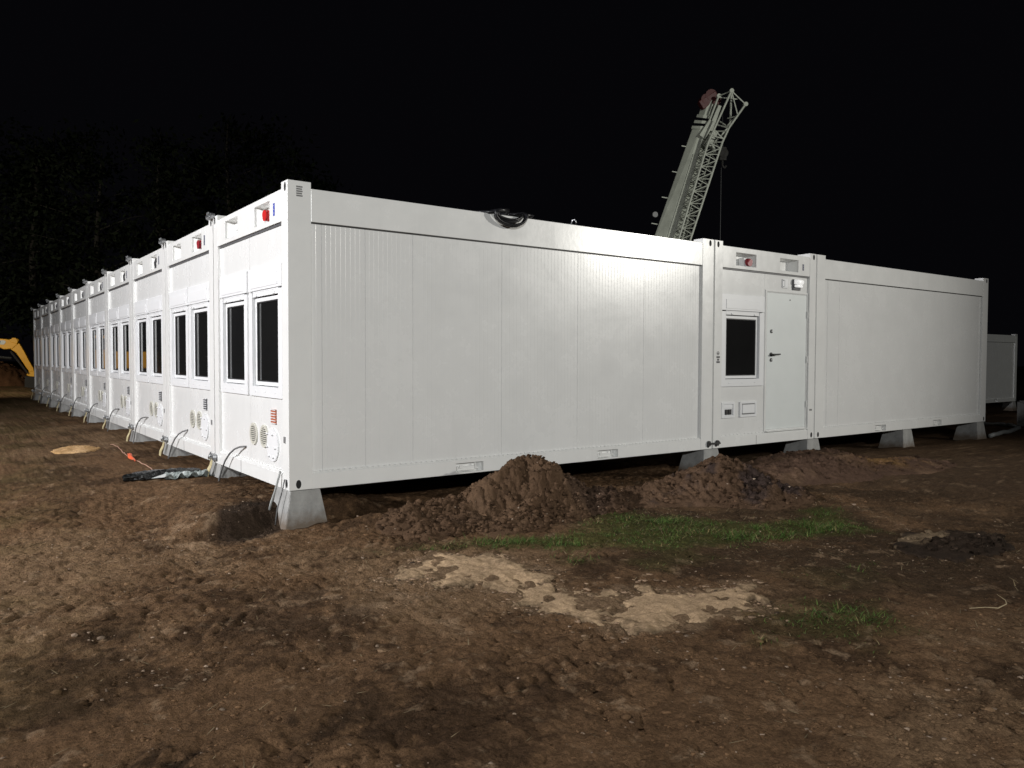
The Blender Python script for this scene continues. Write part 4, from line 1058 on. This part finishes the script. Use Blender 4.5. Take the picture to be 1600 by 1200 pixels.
m = MB(); slab(m, [(-12,531.5),(13,532.0),(14.5,534.5),(12.5,538.6),(-12,538.0)], 0.182, 0.196); badge = m.build('badge', M['white'], arm.parent, bevel=0.0)
fc = bpy.data.curves.new('badge_text', 'FONT'); fc.body = 'JCB'; fc.size = 0.24; fc.shear = 0.3; fc.extrude = 0.004; fc.align_x = 'CENTER'
fo = bpy.data.objects.new('badge_text', fc); COL.objects.link(fo)
dg = bpy.context.evaluated_depsgraph_get(); tm = bpy.data.meshes.new_from_object(fo.evaluated_get(dg)); bpy.data.objects.remove(fo)
to = bpy.data.objects.new('badge_lettering', tm); COL.objects.link(to); tm.materials.clear(); tm.materials.append(M['black'])
p = ep(3, 537.6, 0.199); to.location = p; to.rotation_euler = (PI/2, 0, 0); to.parent = exc
# body, cab, tracks
b0 = ep(-120, 560); m = MB(); m.box(b0.x-2.2, b0.x+1.3, -1.2, 1.2, 0.95, 1.9); m.build('upper_body', M['yellow'], exc, bevel=0.08)
m = MB(); m.box(b0.x-0.4, b0.x+1.2, 0.15, 1.15, 1.92, 2.8); cab = m.build('cab', M['yellow'], exc, bevel=0.06)
m = MB(); m.box(b0.x-0.3, b0.x+1.22, 0.13, 1.17, 2.0, 2.65); m.build('cab_window', M['glass'], cab)
for s in (-1.2, 0.75):
    m = MB(); pts = []
    x0, x1 = b0.x-2.0, b0.x+2.1
    for k in range(13): a = PI/2+PI*k/12; pts.append((x0+0.42*math.cos(a), 0.44+0.42*math.sin(a)))
    for k in range(13): a = -PI/2+PI*k/12; pts.append((x1+0.42*math.cos(a), 0.44+0.42*math.sin(a)))
    n = len(pts); m.add([(x, s, z) for x, z in pts]+[(x, s+0.45, z) for x, z in pts], [tuple(range(n)), tuple(range(2*n-1, n-1, -1))]+[(i, (i+1) % n, n+(i+1) % n, n+i) for i in range(n)])
    m.build('track', M['rubber'], exc, bevel=0.02)
m = MB(); x1 = ep(-20, 600).x; m.add([(x1,-1.25,0.0),(x1,1.25,0.0),(x1+0.06,1.25,0.42),(x1+0.06,-1.25,0.42),(x1-0.06,-1.25,0.0),(x1-0.06,1.25,0.0),(x1-0.02,1.25,0.42),(x1-0.02,-1.25,0.42)], [(0,1,2,3),(4,5,6,7),(0,1,5,4),(1,2,6,5),(2,3,7,6),(3,0,4,7)])
m.build('dozer_blade', M['yellow'], exc)
# bank of spoil behind the excavator
def prof6(X, Y):
    w = 0.8*fbm(X, Y, 2.4, 3, 111); return bump(X+w, Y+w, -3.5, 43.0, 6.5, 2.6, 2.1, 1.5)
pile('spoil_bank', -3.5, 43.0, prof6, -11, 4.5, 39.5, 46.5, lambda X, Y, h: mixc((0.07, 0.035, 0.018), (0.11, 0.055, 0.028), sstep(-0.3, 0.4, fbm(X, Y, 0.8, 3, 112))), 430,
     'dim rust-brown bank of spoil behind the excavator arm', 'spoil bank', d=0.08, nclod=700, sz=0.12, rough=2.0)

# ------------------------------------------------------------------ dark trees behind the window row
def tree(x, y, h, r, lab, conifer, seed):
    rg = np.random.default_rng(seed); z0 = gz(x, y)
    root = empty('pine_tree' if conifer else 'leafy_tree', (x, y, z0)); tag(root, lab, 'tree', 'dark trees behind the window row')
    m = MB(); k = 9
    pts = [(0.15*math.sin(i*0.9+seed), 0.15*math.cos(i*1.3+seed), -0.3+h*0.92*i/(k-1)) for i in range(k)]
    m.tube(pts, [0.30*(1-0.92*i/(k-1))+0.02 for i in range(k)], 8)
    nb = 26; tips = []
    for i in range(nb):
        t = 0.16+0.8*(i+rg.random()*0.6)/nb; a = rg.random()*2*PI
        rad = r*((1-t)*1.15+0.10 if conifer else math.sqrt(max(0.02, 1-((t-0.58)/0.48)**2)))*(0.65+0.5*rg.random())
        p0 = Vector((0, 0, h*0.92*t)); p1 = p0+Vector((math.cos(a)*rad, math.sin(a)*rad, -0.12*rad if conifer else 0.35*rad)); m.tube([p0, (p0+p1)/2+Vector((0,0,0.08*rad)), p1], [0.07*(1-t)+0.02, 0.045*(1-t)+0.015, 0.008], 5); tips.append((p0, p1))
    m.build('trunk', M['bark'], root, smooth=True)
    P = []
    for p0, p1 in tips:
        n = 150; s = rg.random(n)**0.6; q = np.array(p0)[None]*(1-s[:,None])+np.array(p1)[None]*s[:,None]
        sp = 0.16*r*(0.5+s)
        P.append(q+rg.normal(size=(n, 3))*sp[:,None]*np.array([1, 1, 0.55])+np.array([0, 0, -0.05*r]))
    P = np.concatenate(P); n = len(P)
    sz = (0.10+0.15*rg.random(n)); a = rg.normal(size=(n, 3)); a /= np.linalg.norm(a, axis=1)[:,None]
    b = np.cross(a, rg.normal(size=(n, 3))); b /= np.linalg.norm(b, axis=1)[:,None]
    V = np.stack([P-a*sz[:,None], P-b*sz[:,None]*0.45, P+a*sz[:,None], P+b*sz[:,None]*0.45], 1).reshape(-1, 3)
    F = np.arange(n*4).reshape(-1, 4)
    c = np.array([0.010, 0.0135, 0.008])*(0.5+1.0*rg.random((n, 1)))
    o = np_mesh('crown', V, F, M['leaf'], np.repeat(c, 4, 0), parent=root)
TR = [(14.5, 36.5, 14.5, 3.0, 0, 'dark leafy tree nearest the roof corner, rightmost of the row'), (11.0, 39.0, 17.0, 3.5, 0, 'tall dark leafy tree second from the right above the roofs'),
      (8.0, 42.5, 16.5, 3.3, 1, 'tallest dark conifer above the middle of the window row'), (5.0, 44.0, 15.0, 3.6, 0, 'broad dark tree above the far half of the window row'),
      (2.0, 47.0, 16.0, 3.2, 1, 'dark conifer above the farthest units'), (-1.0, 48.5, 14.0, 3.6, 0, 'dark round tree above the excavator arm'),
      (-4.0, 50.0, 15.5, 3.4, 1, 'dark conifer at the left edge behind the excavator'), (11.5, 45.5, 17.0, 3.4, 1, 'dark conifer standing deeper, behind the two right-hand leafy trees'), (3.5, 51.0, 18.0, 4.2, 0, 'large faint tree farthest back in the left trees')]
for i, (x, y, h, r, cf, lab) in enumerate(TR): tree(x, y, h, r, lab, cf, 500+i)

# ------------------------------------------------------------------ light: night sky, the site floodlights and added fill spots
world = bpy.data.worlds.new('World'); SC.world = world; world.use_nodes = True
bg = world.node_tree.nodes['Background']; bg.inputs['Color'].default_value = (0.75, 0.72, 1.0, 1); bg.inputs['Strength'].default_value = 0.0022
def flood(name, loc, target, power, color, size, angle, blend):
    d = bpy.data.lights.new(name, 'SPOT'); d.energy = power; d.color = color; d.shadow_soft_size = size
    d.spot_size = math.radians(angle); d.spot_blend = blend
    o = bpy.data.objects.new(name, d); COL.objects.link(o); o.location = loc
    o.rotation_euler = (Vector(target)-Vector(loc)).to_track_quat('-Z', 'Y').to_euler(); return o
flood('site_floodlight', (-13.0, 1.5, 6.2), (0.3, 5.0, 0.3), 10800, (1.0, 0.985, 1.0), 0.22, 112, 0.9)
flood('site_floodlight', (-7.5, -17.5, 5.4), (0.6, -1.0, 0.5), 6300, (0.98, 0.99, 0.985), 0.25, 79, 1.0)
flood('site_floodlight', (20.9, -16.0, 6.3), (-2.0, -0.5, 1.6), 9500, (1.0, 0.97, 0.90), 0.28, 80, 1.0)
flood('work_lamp', (-10.0, 28.0, 5.5), (-0.5, 38.0, 0.5), 4600, (1.0, 0.90, 0.70), 0.05, 110, 0.6)
flood('crane_fill_spot', (10.0, -30.0, 12.0), (27.8, 20.0, 10.5), 38000, (1.0, 1.0, 0.93), 0.3, 22, 0.4)  # added unseen spot, narrowed to brighten the crane alone
flood('container_fill_spot', (41.0, -12.0, 6.0), (34.0, 7.2, 0.8), 1100, (1.0, 1.0, 0.92), 0.2, 50, 0.8)  # added unseen spot that lifts the distant container unit

# ------------------------------------------------------------------ camera
cam_d = bpy.data.cameras.new('camera'); cam = bpy.data.objects.new('camera', cam_d); COL.objects.link(cam)
cam_d.sensor_width = 36; cam_d.lens = FPX/1600*36; cam_d.clip_end = 2000; cam_d.clip_start = 0.05
Mx = Matrix((R2, U2, -fw)).transposed().to_4x4(); Mx.translation = CAMP; cam.matrix_world = Mx
SC.camera = cam
SC.render.resolution_x, SC.render.resolution_y = 1024, 768
SC.view_settings.view_transform = 'Standard'; SC.view_settings.look = 'None'; SC.view_settings.exposure = 0; SC.view_settings.gamma = 1
SC.cycles.max_bounces = 6; SC.cycles.use_denoising = True
